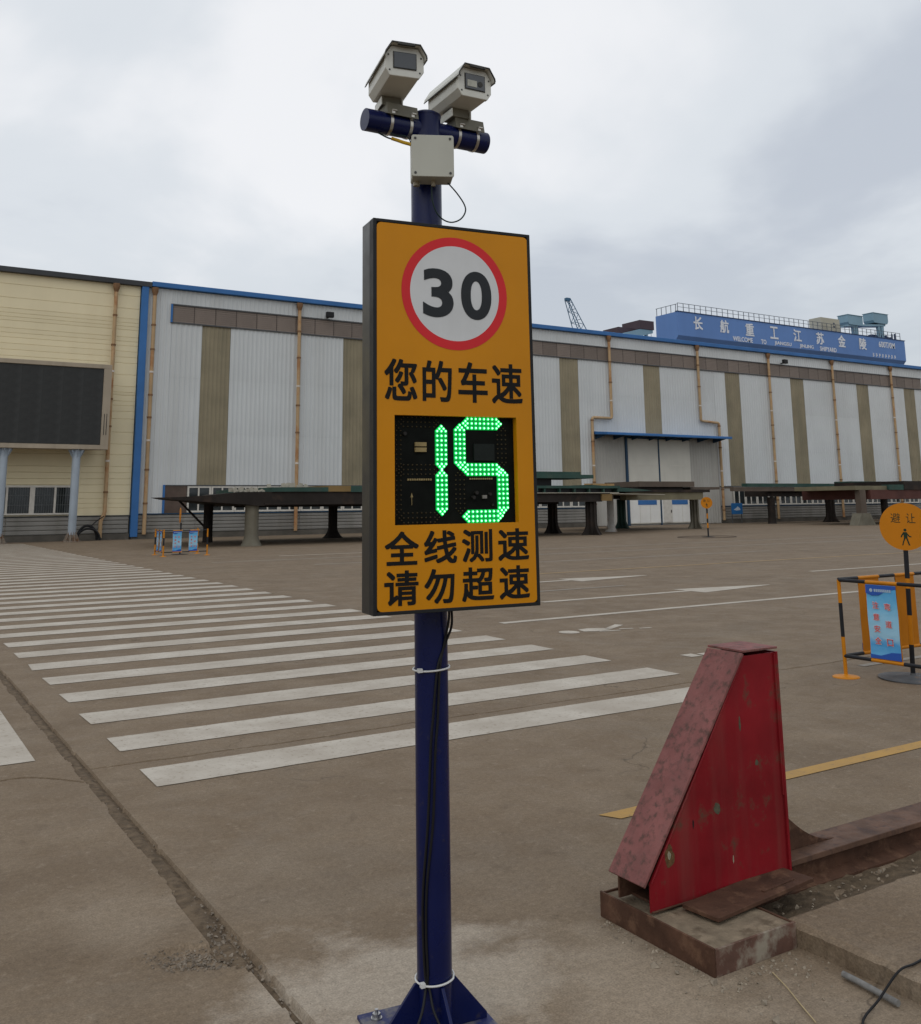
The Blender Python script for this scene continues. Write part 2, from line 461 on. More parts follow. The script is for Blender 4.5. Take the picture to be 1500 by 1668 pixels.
# painted markings, each a thin sheet just above the concrete
def sheet(mb_, poly, z=0.004):
    return mb_.add([(x, y, z) for x, y in poly], [tuple(range(len(poly)))])
def marking(name, poly, material, parent=None, z=0.004):
    o = sheet(MB(), poly, z).build(name, material, parent)
    if not parent: tag(o, kind='structure')
    return o
cw = bpy.data.objects.new('crosswalk', None); COL.objects.link(cw); cw['kind'] = 'structure'
for k in range(47):
    y1 = 6.432 + 0.975 * k; y0 = y1 - 0.44
    rough = lambda: random.uniform(-0.012, 0.012)
    n_ = 70; top = []; bot = []
    for i in range(n_ + 1):
        x = 1.61 + (6.74 - 1.61) * i / n_
        top.append((x, y1 + 0.007 * fn(x, y1, 5, 1.1) + 0.005 * fn(x, y1, 23, 1.4))); bot.append((x, y0 + 0.007 * fn(x, y0, 5, 2.1) + 0.005 * fn(x, y0, 23, 2.4)))
    top[0] = (1.61 + rough(), y1); bot[0] = (1.61 + rough(), y0); top[-1] = (6.74 + rough(), y1); bot[-1] = (6.74 + rough(), y0)
    mb = MB(); m_ = len(top)
    mb.add([(x, y, 0.004) for x, y in bot + top], [(i, i + 1, m_ + i + 1, m_ + i) for i in range(m_ - 1)])
    mb.build('stripe', M_WHITE_LINE, cw)
rect = lambda a, b, c, d: [(a, c), (b, c), (b, d), (a, d)]
marking('stop_line', rect(-1.2, 1.09, 7.03, 8.9), M_WHITE_LINE)
marking('yellow_line', [(3.46, 4.055), (60, 4.055), (60, 4.165), (3.40, 4.165)], M_YELLOW_LINE)
marking('lane_line', rect(7.6, 15.9, 11.18, 11.33), M_WHITE_LINE)
marking('lane_line', rect(18.9, 30, 15.02, 15.17), M_WHITE_LINE)
marking('lane_line', rect(10.2, 13.0, 14.8, 14.92), M_FADED_LINE)
def arrow(x0, x1, yc, w=0.16):
    h = x1 - 2.2
    mb = MB()
    mb.add([(x, y, 0.004) for x, y in ((x0, yc - w / 2), (h, yc - w / 2), (h, yc + w / 2), (x0, yc + w / 2))], [(0, 1, 2, 3)])
    mb.add([(x, y, 0.004) for x, y in ((h, yc - 0.42), (x1, yc - 0.03), (x1, yc + 0.03), (h, yc + 0.42))], [(0, 1, 2, 3)])
    tag(mb.build('lane_arrow', M_WHITE_LINE), kind='structure')
arrow(9.75, 15.3, 13.22)
arrow(9.0, 15.2, 16.62)
marking('centre_line', rect(9.5, 60, 18.5, 18.68), M_FADED_YELLOW)
marking('lane_line', rect(14, 26, 22.25, 22.42), M_FADED_LINE)
marking('lane_line', rect(11, 70, 25.6, 25.78), M_FADED_LINE)
marking('lane_line', rect(9, 70, 28.6, 28.78), M_FADED_LINE)
marking('lane_line', rect(12, 17, 30.9, 31.08), M_WHITE_LINE)
marking('lane_patch', rect(7.56, 7.72, 7.63, 7.80), M_WHITE_LINE)
marking('lane_patch', rect(7.76, 7.92, 7.63, 7.76), M_WHITE_LINE)
marking('lane_line', rect(8.5, 10.6, 6.23, 6.32), M_FADED_LINE)
# walking-figure symbol painted in the lane, head towards the crosswalk
sym = MB()
sheet(sym, [(7.76 + 0.13 * math.cos(t), 9.96 + 0.14 * math.sin(t)) for t in [2 * PI * i / 20 for i in range(20)]])
sheet(sym, [(7.95, 9.90), (8.10, 9.82), (8.38, 9.86), (8.42, 9.98), (8.20, 10.12), (8.00, 10.08)])
sheet(sym, [(8.36, 9.98), (8.42, 9.90), (8.80, 10.12), (8.74, 10.22)])
sheet(sym, [(8.10, 9.78), (8.40, 9.70), (8.42, 9.76), (8.16, 9.83)])
sheet(sym, [(8.46, 9.80), (8.66, 9.74), (8.67, 9.80), (8.50, 9.87)])
sheet(sym, [(8.72, 9.70), (8.90, 9.66), (8.90, 9.72), (8.74, 9.75)])
tag(sym.build('lane_symbol', M_WHITE_LINE), kind='structure')

# ------------------------------------------------------------------ warehouse (corrugated, pale grey with olive translucent strips)
WY = 54.0
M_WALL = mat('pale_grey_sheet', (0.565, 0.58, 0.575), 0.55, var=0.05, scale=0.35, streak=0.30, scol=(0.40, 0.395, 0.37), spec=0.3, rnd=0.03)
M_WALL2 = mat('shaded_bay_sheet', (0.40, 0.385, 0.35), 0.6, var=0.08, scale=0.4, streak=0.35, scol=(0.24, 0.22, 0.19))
M_OLIVE = mat('olive_translucent_sheet', (0.265, 0.225, 0.148), 0.5, var=0.16, scale=0.6, streak=0.5, scol=(0.13, 0.125, 0.085), rnd=0.06)
M_BLUE = mat('blue_trim', (0.045, 0.150, 0.37), 0.5, var=0.12, scale=0.8)
M_DKBLUE = mat('dark_blue_trim', (0.022, 0.055, 0.10), 0.5, var=0.1, scale=0.8)
M_LOUVER = mat('brown_louver', (0.205, 0.165, 0.138), 0.6, var=0.12, scale=0.8, streak=0.25, rnd=0.13)
M_LFRAME = mat('louver_frame', (0.085, 0.085, 0.085), 0.6, var=0.1)
M_PIPE = mat('buff_downpipe', (0.44, 0.30, 0.165), 0.55, var=0.2, scale=0.9, rust=0.45, rcol=(0.34, 0.165, 0.07), rscale=0.9)
M_COLLAR = mat('pipe_collar', (0.62, 0.56, 0.50), 0.5, var=0.1)
M_RUSTCOLLAR = mat('rusty_collar', (0.20, 0.11, 0.055), 0.7, var=0.2)
M_SIDING = mat('grey_base_siding', (0.225, 0.215, 0.195), 0.6, var=0.15, scale=0.6, streak=0.5, scol=(0.13, 0.11, 0.085), rnd=0.12)
M_PLINTH = mat('plinth_concrete', (0.105, 0.095, 0.08), 0.9, var=0.3, scale=1.2, bump=0.3, bscale=6)
M_FRAMEW = mat('white_window_frame', (0.58, 0.55, 0.49), 0.5, var=0.1)
M_GLASS = mat('dark_window_glass', (0.022, 0.027, 0.028), 0.12, var=0.3, scale=0.7, spec=0.6)
M_DOOR = mat('pale_sliding_door', (0.56, 0.54, 0.475), 0.55, var=0.08, scale=0.5, streak=0.35, scol=(0.30, 0.27, 0.22))
M_BLACK = mat('black_plastic', (0.012, 0.012, 0.013), 0.45, var=0.1)
M_DARKTRIM = mat('dark_grey_gutter', (0.05, 0.052, 0.055), 0.6, var=0.2, scale=0.6)
M_ROOF = mat('grey_roof_sheet', (0.33, 0.34, 0.35), 0.6, var=0.1, scale=0.3)

wh = thing('warehouse', 'long pale grey corrugated warehouse with olive strips and blue roof edge', 'building', (12.4, WY, 0))
WX = 12.4
def wp(mb_, name, m, parent=None, bevel=0): # a part whose coordinates were given in world X, Y, Z
    mb_.v = [(x - WX, y - WY, z) for x, y, z in mb_.v]
    return mb_.build(name, m, parent or wh, bevel)
def corrugated(x0, x1, z0, z1, y, pitch=0.27, depth=0.026):
    n_ = max(1, round((x1 - x0) / pitch)); p = (x1 - x0) / n_
    xs = []
    for i in range(n_):
        a = x0 + i * p
        xs += [(a, 0), (a + 0.42 * p, 0), (a + 0.55 * p, -depth), (a + 0.87 * p, -depth)]
    xs.append((x1, 0))
    vs = [(x, y + d, z) for z in (z0, z1) for x, d in xs]; k = len(xs)
    return MB().add(vs, [(i, i + 1, k + i + 1, k + i) for i in range(k - 1)])
# body behind the sheets, pitched roof
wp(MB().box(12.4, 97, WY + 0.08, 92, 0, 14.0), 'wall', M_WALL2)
wp(MB().prism([(WY + 0.08, 14.02), (73, 15.2), (92, 14.02)], 'x', 12.4, 97), 'roof', M_ROOF)
bands = [(15.9, 17.6), (24.85, 26.55), (33.4, 35.1), (41.9, 43.6), (49.95, 51.65), (58.8, 60.5), (66.75, 68.45), (75.7, 77.4), (82.75, 84.45)]
edges = [12.76]
for a, b in bands: edges += [a, b]
edges.append(97)
LT, LB = 13.12, 12.06      # louver top and bottom
xs_ = [(12.76, 14.15)] + [(14.15 if i == 0 else edges[2 * i], edges[2 * i + 1]) for i in range(len(bands))]
for a, b in xs_:
    if a == 12.76:
        wp(corrugated(a, b, 1.34, 13.98, WY), 'wall_panel', M_WALL); continue
    for p0, p1 in ([(a, b)] if not (a < 44.8 < b or a < 57 < b) else ([(a, 44.9), (44.9, b)] if a < 44.8 < b else [(a, 57.5), (57.5, b)])):
        inside = p0 >= 44.85 and p1 <= 57.55
        lv = [6.72, 9.6, LB] if inside else [2.9, 5.85, 9.0, LB]
        for k, (za, zb) in enumerate(zip(lv, lv[1:])):
            wp(corrugated(p0, p1, za - (0.06 if k else 0), zb, WY - 0.007 * k), 'wall_panel', M_WALL)
wp(corrugated(84.45, 97, 1.34, LB, WY), 'wall_panel', M_WALL)
for a, b in bands:
    wp(corrugated(a, b, 6.72 if a == 49.95 else 2.9, LB - 0.003, WY + 0.012, 0.24, 0.03), 'translucent_strip', M_OLIVE)
for i in range(6):
    a = 14.15 + i * (85.5 - 14.15) / 6
    wp(corrugated(a, a + (85.5 - 14.15) / 6, LT, 13.98, WY), 'wall_panel', M_WALL)
wp(corrugated(85.5, 97, LB, 13.98, WY), 'wall_panel', M_WALL)
# louvers: one module repeated
nl = 57; lw = (85.5 - 14.15) / nl
lm = MB()
for k in range(8):
    z = LB + 0.05 + k * (LT - LB - 0.1) / 8
    lm.add([(0.03, -0.06, z), (lw - 0.03, -0.06, z), (lw - 0.03, -0.03, z + 0.125), (0.03, -0.03, z + 0.125)], [(0, 1, 2, 3)])
lme = lm.mesh('louver'); lme.materials.append(M_LOUVER)
for i in range(nl):
    link('louver', lme, None, wh, loc=(14.15 + i * lw - WX, 0.0, 0))
fr = MB()
fr.box(14.05, 85.6, WY - 0.10, WY + 0.05, LT - 0.05, LT + 0.03).box(14.05, 85.6, WY - 0.10, WY + 0.05, LB - 0.03, LB + 0.05)
mul = MB().box(-0.02, 0.02, -0.052, 0.05, LB + 0.052, LT - 0.052).mesh('mullion'); mul.materials.append(mat('brown_mullion', (0.12, 0.098, 0.084), 0.7))
for i in range(nl + 1): link('mullion', mul, None, wh, loc=(14.15 + i * lw - WX, 0.0, 0))
wp(fr, 'louver_frame', M_LFRAME)
wp(MB().box(14.03, 14.14, WY - 0.12, WY - 0.09, LB, LT), 'edge_trim', M_BLUE)
wp(MB().box(12.9, 97, WY - 0.28, WY + 0.1, 14.0, 14.29), 'roof_trim', M_BLUE, bevel=0.03)
wp(MB().box(12.36, 12.74, WY - 0.22, WY + 0.06, 0.12, 13.99), 'corner_trim', M_BLUE, bevel=0.02)
# windows under the sheets
wp(MB().box(14.15, 15.35, WY - 0.05, WY + 0.05, 1.36, 2.86), 'boarded_panel', mat('weathered_brown_board', (0.10, 0.072, 0.058), 0.8, var=0.25, scale=1.5, streak=0.4))
wp(MB().box(14.03, 14.145, WY - 0.09, WY + 0.05, 1.34, 2.9), 'edge_trim', M_BLUE)
wp(MB().box(12.76, 44.8, WY - 0.09, WY + 0.06, 1.30, 1.355), 'sill', M_DKBLUE)
wp(MB().box(57.6, 97, WY - 0.09, WY + 0.06, 1.30, 1.355), 'sill', M_DKBLUE)
wp(MB().box(14.2, 44.7, WY - 0.07, WY + 0.04, 2.84, 2.90), 'head_trim', M_LFRAME)
wp(MB().box(57.6, 84.4, WY - 0.07, WY + 0.04, 2.84, 2.90), 'head_trim', M_LFRAME)
ww = 1.36
wf = MB().box(0, ww - 0.02, -0.05, 0.03, 1.38, 1.48).box(0, ww - 0.02, -0.05, 0.03, 2.74, 2.83)
wf.box(0, 0.10, -0.05, 0.03, 1.48, 2.74).box(ww - 0.12, ww - 0.02, -0.05, 0.03, 1.48, 2.74).box(0.6, 0.68, -0.045, 0.025, 1.48, 2.74)
wfm = wf.mesh('window'); wfm.materials.append(M_FRAMEW)
pnm = MB().box(0.09, ww - 0.11, 0.0, 0.01, 1.47, 2.75).mesh('pane'); pnm.materials.append(M_GLASS)
for a, b in ((15.4, 44.6), (59.0, 84.4)):
    x = a
    while x + ww < b:
        w_ = link('window', wfm, None, wh, loc=(x - WX, 0.0, 0)); link('pane', pnm, None, w_)
        x += ww
# base: horizontally ribbed siding and plinth
def ribbed(x0, x1, z0, z1, y, rows=5):
    mb_ = MB(); h = (z1 - z0) / rows
    for k in range(rows):
        z = z0 + k * h
        mb_.add([(x0, y, z), (x1, y, z), (x1, y - 0.05, z + 0.2 * h), (x0, y - 0.05, z + 0.2 * h), (x1, y - 0.05, z + 0.8 * h), (x0, y - 0.05, z + 0.8 * h), (x1, y, z + h), (x0, y, z + h)],
                [(0, 1, 2, 3), (3, 2, 4, 5), (5, 4, 6, 7)])
    return mb_
x = 12.76
while x < 44.5:
    wp(ribbed(x, min(x + 3.1, 44.8), 0.30, 1.29, WY), 'base_siding', M_SIDING); x += 3.12
x = 57.7
while x < 95:
    wp(ribbed(x, x + 3.1, 0.30, 1.29, WY), 'base_siding', M_SIDING); x += 3.12
wp(MB().box(12.42, 44.8, WY - 0.12, WY + 0.07, 0, 0.29), 'plinth', M_PLINTH)
wp(MB().box(57.6, 97, WY - 0.12, WY + 0.07, 0, 0.29), 'plinth', M_PLINTH)
# loading bay under a blue canopy
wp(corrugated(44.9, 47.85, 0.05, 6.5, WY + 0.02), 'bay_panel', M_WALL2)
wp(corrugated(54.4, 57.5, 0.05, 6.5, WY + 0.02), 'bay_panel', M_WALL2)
wp(MB().box(47.78, 47.96, WY - 0.14, WY, 0, 6.5), 'door_post', M_DKBLUE)
wp(MB().box(51.06, 51.16, WY - 0.10, WY, 0, 6.4), 'door_post', M_DKBLUE)
wp(MB().box(47.96, 54.4, WY - 0.10, WY, 6.4, 6.52), 'door_rail', M_DKBLUE)
for a, b in ((47.97, 51.05), (51.17, 54.38)):
    d_ = wp(MB().box(a, b, WY - 0.06, WY + 0.02, 0.12, 6.39), 'sliding_door', M_DOOR, bevel=0.02)
    wp(MB().box(a + 0.85, min(a + 2.7, b - 0.1), WY - 0.085, WY - 0.061, 1.5, 1.84), 'blue_plate', M_BLUE, d_)
    for fx in (0.33, 0.66):
        wp(MB().box(a + (b - a) * fx - 0.015, a + (b - a) * fx + 0.015, WY - 0.072, WY - 0.0607, 0.2, 1.45), 'rib', M_FRAMEW, d_)
    wp(MB().box(a + 0.03, b - 0.03, WY - 0.0606, WY - 0.0602, 0.2, 1.95), 'kick_panel', mat('clean_white_panel', (0.74, 0.73, 0.69), 0.5, var=0.05, scale=0.8, streak=0.25, scol=(0.5, 0.44, 0.35)), d_)
    for zz in (2.3, 4.4):
        wp(MB().box(a + 0.02, b - 0.02, WY - 0.073, WY - 0.0605, zz, zz + 0.04), 'rib', M_FRAMEW, d_)
d_ = wp(MB().box(51.35, 52.2, WY - 0.10, WY - 0.074, 0.2, 1.86), 'wicket_door', M_FRAMEW, bevel=0.01)
wp(MB().box(52.06, 52.10, WY - 0.15, WY - 0.10, 0.9, 1.1), 'handle', M_BLACK, d_)
wp(MB().prism([(WY + 0.05, 6.82), (WY - 1.7, 6.66), (WY - 1.7, 6.48), (WY - 1.55, 6.48), (WY + 0.05, 6.60)], 'x', 44.75, 57.4), 'canopy', M_BLUE, bevel=0.02)
for i in range(8):
    bx_ = 45.0 + i * 1.72
    wp(MB().prism([(WY, 6.58), (WY - 1.4, 6.50), (WY, 6.25)], 'x', bx_, bx_ + 0.06), 'canopy_bracket', M_DKBLUE)
def downpipe(pts, r=0.105, parent=None, wpf=None):
    wpf = wpf or wp
    full = []
    for i, p in enumerate(pts):
        if 0 < i < len(pts) - 1:
            a, b = Vector(pts[i - 1]), Vector(pts[i + 1]); p = Vector(p)
            full += [p + (a - p).normalized() * 0.14, p + ((a - p).normalized() + (b - p).normalized()) * 0.04, p + (b - p).normalized() * 0.14]
        else: full.append(Vector(p))
    t = wpf(MB().tube(full, r, 12), 'downpipe', M_PIPE)
    top = Vector(pts[0])
    wpf(MB().lathe([(0.10, -0.30), (0.17, -0.08), (0.19, 0.0), (0.19, 0.18)], top, 10), 'rain_head', M_RUSTCOLLAR, t)
    z = top.z - random.uniform(1.2, 2.0); i = 0
    while z > 1.0:
        seg = [(Vector(a), Vector(b)) for a, b in zip(pts, pts[1:]) if abs(a[2] - b[2]) > 0.3 and min(a[2], b[2]) < z < max(a[2], b[2])]
        if seg:
            a, b = seg[0]; f_ = (z - a.z) / (b.z - a.z); p = a + (b - a) * f_
            wpf(MB().cyl((p.x, p.y, z - 0.05), (p.x, p.y, z + 0.05), r + 0.025, None, 12), 'collar', M_COLLAR if i % 3 == 2 else M_RUSTCOLLAR, t)
        z -= random.uniform(1.1, 1.9); i += 1
    return t
PY = WY - 0.24
for x in (13.07, 21.8, 30.3, 38.4, 63.9, 72.2, 80.65, 89.4):
    downpipe([(x, PY, 13.75), (x, PY, 0.25)])
downpipe([(46.45, PY, 13.8), (46.45, PY, 7.8), (44.58, PY, 7.8), (44.58, PY, 0.25)])
downpipe([(55.6, PY, 13.8), (55.6, PY, 7.95), (57.58, PY, 7.85), (57.58, PY, 0.25)])
for x in (23.7, 65.7):
    f_ = wp(MB().box(x - 0.24, x + 0.24, WY - 0.62, WY - 0.36, 13.18, 13.52), 'floodlight', M_BLACK, bevel=0.03)
    wp(MB().box(x - 0.04, x + 0.04, WY - 0.36, WY - 0.02, 13.2, 13.28), 'arm', M_BLACK, f_)

# blue notice board before the wall
nb = thing('notice_board', 'small blue notice board on two short posts by the warehouse wall', 'sign', (58.1, 52.9, 0))
MB().box(-0.6, 0.6, -0.03, 0.02, 0.7, 1.55).build('board', mat('notice_blue', (0.02, 0.13, 0.34), 0.4, var=0.1), nb, 0.01)
MB().box(-0.56, -0.50, 0.02, 0.08, 0, 1.5).build('post', M_LFRAME, nb); MB().box(0.50, 0.56, 0.02, 0.08, 0, 1.5).build('post', M_LFRAME, nb)
pic = MB()
pic.prism([(-0.4, 1.05), (-0.1, 0.98), (0.35, 1.02), (0.3, 1.15), (0.05, 1.3), (-0.1, 1.18)], 'y', -0.036, -0.031)
pic.build('picture', mat('notice_white', (0.5, 0.56, 0.62), 0.5), nb)

# ------------------------------------------------------------------ cream office building with outdoor screen
M_CREAM = mat('cream_siding', (0.76, 0.665, 0.445), 0.55, var=0.05, scale=0.5, streak=0.18, scol=(0.60, 0.47, 0.28), rnd=0.025)
cr = thing('office_building', 'cream siding building with dark gutter at the left end of the warehouse', 'building', (12.3, WY, 0))
def cp(mb_, name, m, parent=None, bevel=0):
    mb_.v = [(x - 12.3, y - WY, z) for x, y, z in mb_.v]
    return mb_.build(name, m, parent or cr, bevel)
cp(MB().box(-30, 12.3, WY + 0.06, 88, 0, 13.9), 'wall', M_CREAM)
cp(MB().box(-30.1, 12.35, WY + 0.5, 88.1, 13.92, 14.05), 'roof', M_ROOF)
zs = [17.0, 16.1, 15.2, 14.5, 14.2, 13.95, 13.7, 13.2, 12.9, 12.6, 12.2, 11.8, 11.4, 10.6, 9.8, 9.4, 9.2, 8.8, 8.5, 8.1, 7.6, 6.7, 5.9, 5.2, 4.4, 4.0, 3.6, 3.2, 2.7, 2.3, 2.0, 1.7, 1.2]
zs = [0.30 + 0.812 * z for z in zs]
WN = (5.6, 9.35, 1.36, 2.84)     # window opening
def board(x0, x1, za, zb):
    g_ = 0.012; d = 0.018
    return MB().add([(x0, WY + 0.03, za), (x1, WY + 0.03, za), (x1, WY - d + 0.03, za + g_), (x0, WY - d + 0.03, za + g_), (x1, WY - d + 0.018, zb - g_ - 0.01), (x0, WY - d + 0.018, zb - g_ - 0.01), (x1, WY + 0.03, zb - 0.006), (x0, WY + 0.03, zb - 0.006)],
                    [(0, 1, 2, 3), (3, 2, 4, 5), (5, 4, 6, 7)])
for zt_, zb_ in zip(zs, zs[1:]):
    segs = [(-30, 12.32)]
    if zt_ < WN[3] + 0.1: segs = [(-30, WN[0]), (WN[1], 12.32)]
    for a, b in segs: cp(board(a, b, zb_, zt_), 'siding_board', M_CREAM)
cp(MB().box(-30, 5.0, WY - 0.28, WY + 0.5, 13.93, 14.2), 'gutter', M_BLUE, bevel=0.02)
cp(MB().box(5.0, 12.89, WY - 0.26, WY + 0.5, 13.95, 14.24), 'gutter', M_DARKTRIM, bevel=0.02)
x = -30
while x < 12.2:
    cp(ribbed(x, min(x + 3.0, 12.3), 0.32, 1.24, WY - 0.01, 4), 'base_siding', M_SIDING); x += 3.02
cp(MB().box(-30, 12.3, WY - 0.16, WY + 0.05, 0, 0.31), 'plinth', M_PLINTH)
cp(MB().box(-30, 12.3, WY - 0.09, WY + 0.02, 1.245, 1.29), 'sill', M_DARKTRIM)
wd = cp(MB().box(WN[0], WN[1], WY - 0.08, WY + 0.05, 1.36, 1.44).box(WN[0], WN[1], WY - 0.08, WY + 0.05, 2.76, 2.86)
        .box(6.15, 6.25, WY - 0.07, WY + 0.05, 1.44, 2.76).box(7.28, 7.52, WY - 0.07, WY + 0.05, 1.44, 2.76).box(8.45, 8.55, WY - 0.07, WY + 0.05, 1.44, 2.76).box(WN[0], WN[0] + 0.1, WY - 0.07, WY + 0.05, 1.44, 2.76), 'window', M_FRAMEW)
for a, b in ((5.7, 6.15), (6.25, 7.28), (7.52, 8.45), (8.55, 9.35)):
    cp(MB().box(a, b, WY + 0.035, WY + 0.05, 1.44, 2.76), 'pane', M_GLASS, wd)
    gr = MB()
    n_ = max(3, int((b - a) / 0.11))
    for k in range(1, n_): gr.box(a + (b - a) * k / n_ - 0.008, a + (b - a) * k / n_ + 0.008, WY - 0.03, WY - 0.014, 1.44, 2.76)
    for zz in (1.85, 2.35): gr.box(a, b, WY - 0.012, WY + 0.002, zz, zz + 0.02)
    cp(gr, 'grille', mat('grey_grille', (0.13, 0.14, 0.14), 0.5), wd)
downpipe([(10.96, PY, 13.75), (10.98, PY, 1.35), (10.80, PY, 1.05), (10.80, PY, 0.12)], 0.10, None, cp)

sc_ = thing('led_screen', 'large dark outdoor screen in a beige frame standing on grey columns before cream wall', 'screen', (9.1, 52.2, 0))
def sp(mb_, name, m, parent=None, bevel=0):
    mb_.v = [(x - 9.1, y - 52.2, z) for x, y, z in mb_.v]
    return mb_.build(name, m, parent or sc_, bevel)
M_SFRAME = mat('beige_screen_frame', (0.36, 0.30, 0.225), 0.6, var=0.1, scale=0.8, streak=0.3)
M_SCREEN = mat('dark_led_modules', (0.040, 0.041, 0.040), 0.7, var=0.35, scale=0.9, bump=0.3, bscale=30)
SY = 51.9
sp(MB().box(0.2, 10.55, SY + 0.04, SY + 1.6, 4.70, 9.02), 'cabinet', M_SFRAME)
sp(MB().box(0.1, 10.58, SY - 0.05, SY + 0.5, 8.87, 9.09), 'frame_top', M_SFRAME, bevel=0.01)
sp(MB().box(0.1, 10.58, SY - 0.05, SY + 0.5, 4.65, 4.87), 'frame_bottom', M_SFRAME, bevel=0.01)
sp(MB().box(10.19, 10.58, SY - 0.05, SY + 0.5, 4.87, 8.87), 'frame_side', M_SFRAME, bevel=0.01)
sp(MB().box(10.30, 10.33, SY - 0.056, SY - 0.0505, 5.4, 6.5).box(10.42, 10.45, SY - 0.056, SY - 0.0505, 5.4, 6.5), 'vent_slot', M_BLACK)
mod = MB().box(0, 0.980, 0, 0.03, 0, 0.492).mesh('screen_module'); mod.materials.append(M_SCREEN)
for i in range(10):
    for j in range(8):
        link('screen_module', mod, None, sc_, loc=(0.36 + i * 0.982 - 9.1, SY + 0.004 + 0.0015 * random.random() - 52.2, 4.90 + j * 0.494))
M_COLUMN = mat('blue_grey_column', (0.33, 0.38, 0.43), 0.5, var=0.1, scale=1.2, streak=0.35, scol=(0.22, 0.22, 0.22))
M_RUSTY = mat('rusty_foot', (0.24, 0.20, 0.16), 0.8, var=0.2, scale=4, rust=0.6, rcol=(0.16, 0.075, 0.03), rscale=5)
for x in (5.72, 9.12, 2.3):
    c_ = sp(MB().cyl((x, 52.2, 0.35), (x, 52.2, 4.64), 0.20, None, 24), 'column', M_COLUMN)
    ft = MB()
    for k in range(10):
        a = 2 * PI * k / 10; M_ = Matrix.Translation((x, 52.2, 0)) @ Matrix.Rotation(a, 4, 'Z')
        ft.prism([(0.18, 0.0), (0.42, 0.0), (0.20, 0.5), (0.18, 0.5)], 'y', -0.012, 0.012, M_)
    ft.cyl((x, 52.2, 0.0), (x, 52.2, 0.36), 0.198, None, 20).cyl((x, 52.2, 0.0), (x, 52.2, 0.04), 0.46, None, 20)
    sp(ft, 'foot', M_RUSTY, c_)
    cpb = MB()
    for k in range(8):
        a = 2 * PI * k / 8; M_ = Matrix.Translation((x, 52.2, 0)) @ Matrix.Rotation(a, 4, 'Z')
        cpb.prism([(0.19, 4.2), (0.19, 4.62), (0.42, 4.62)], 'y', -0.01, 0.01, M_)
    sp(cpb, 'capital', M_COLUMN, c_)
hs = MB()
hs.tube([(9.55 + 0.5 * (1 - math.cos(t)), 53.2, 0.03 + 0.75 * math.sin(t)) for t in [PI * i / 16 for i in range(17)]], 0.07, 10)
hs.tube([(9.5 + 0.58 * (1 - math.cos(t)), 53.05, 0.03 + 0.60 * math.sin(t)) for t in [PI * i / 16 for i in range(17)]], 0.06, 10)
hs.tube([(10.15, 53.1, 0.7), (10.5, 53.3, 1.0), (10.9, 53.5, 1.25)], 0.03, 8)
hs.v = [(x - 9.8, y - 53.1, z) for x, y, z in hs.v]
tag(hs.build('rubber_hose', M_BLACK, loc=(9.8, 53.1, 0)), 'black rubber hose arched on the ground beside the screen column', 'hose')

# ------------------------------------------------------------------ assembly platforms in front of the warehouse
M_STEELD = mat('dark_rusty_steel', (0.024, 0.019, 0.016), 0.8, var=0.3, scale=1.0, rust=0.35, rcol=(0.045, 0.030, 0.022), rscale=1.2)
M_STEELB = mat('brown_primer_steel', (0.105, 0.080, 0.062), 0.7, var=0.2, scale=0.8, streak=0.3)
M_REDB = mat('red_brown_primer', (0.085, 0.034, 0.027), 0.7, var=0.2, scale=0.8)
M_GREEN = mat('green_primer', (0.030, 0.068, 0.055), 0.6, var=0.2, scale=1.0, streak=0.3)
M_OCHRE = mat('ochre_primer', (0.19, 0.125, 0.05), 0.7, var=0.2, scale=1.0)
M_OLIVEB = mat('olive_beam', (0.17, 0.15, 0.095), 0.7, var=0.2, scale=1.0, streak=0.4)
M_CONCL = mat('stained_concrete_leg', (0.155, 0.142, 0.108), 0.85, var=0.2, scale=1.5, streak=0.5, scol=(0.11, 0.085, 0.055))
M_PALE = mat('pale_plate_edge', (0.40, 0.37, 0.30), 0.6, var=0.15, scale=1)
M_WHITELEG = mat('whitewashed_leg', (0.44, 0.42, 0.385), 0.7, var=0.2, scale=2, rust=0.5, rcol=(0.2, 0.13, 0.08), rscale=2)
M_TIMBER = mat('raw_timber', (0.34, 0.22, 0.10), 0.8, var=0.3, scale=3)

def leg(parent, x, y, h, r, rf, m, n=20, hf=0.55):
    prof = [(rf, 0), (rf, 0.03)] + [(r + (rf * 0.95 - r) * (1 - t) ** 2.2, 0.03 + hf * t) for t in [i / 8 for i in range(9)]] + [(r, h)]
    return MB().lathe(prof, (x, y, 0), n).build('leg', m, parent)
def saddle(parent, x, y, h, w, m):
    """Welded plate pedestal: narrow web, curved flaring cheeks."""
    prof = [(-0.95 * w, 0), (0.95 * w, 0), (0.72 * w, 0.18), (0.52 * w, 0.45), (0.45 * w, 0.8), (0.45 * w, h), (-0.45 * w, h), (-0.45 * w, 0.8), (-0.52 * w, 0.45), (-0.72 * w, 0.18)]
    a = [(x + u_, v_) for u_, v_ in prof]
    b = [(y + u_, v_) for u_, v_ in prof]
    mb_ = MB().prism(a, 'y', y - 0.05, y + 0.05).prism(b, 'x', x - 0.05, x + 0.05)
    mb_.box(x - 0.30 * w, x + 0.30 * w, y - 0.30 * w, y + 0.30 * w, 0.02, h - 0.01)
    return mb_.build('leg', m, parent)

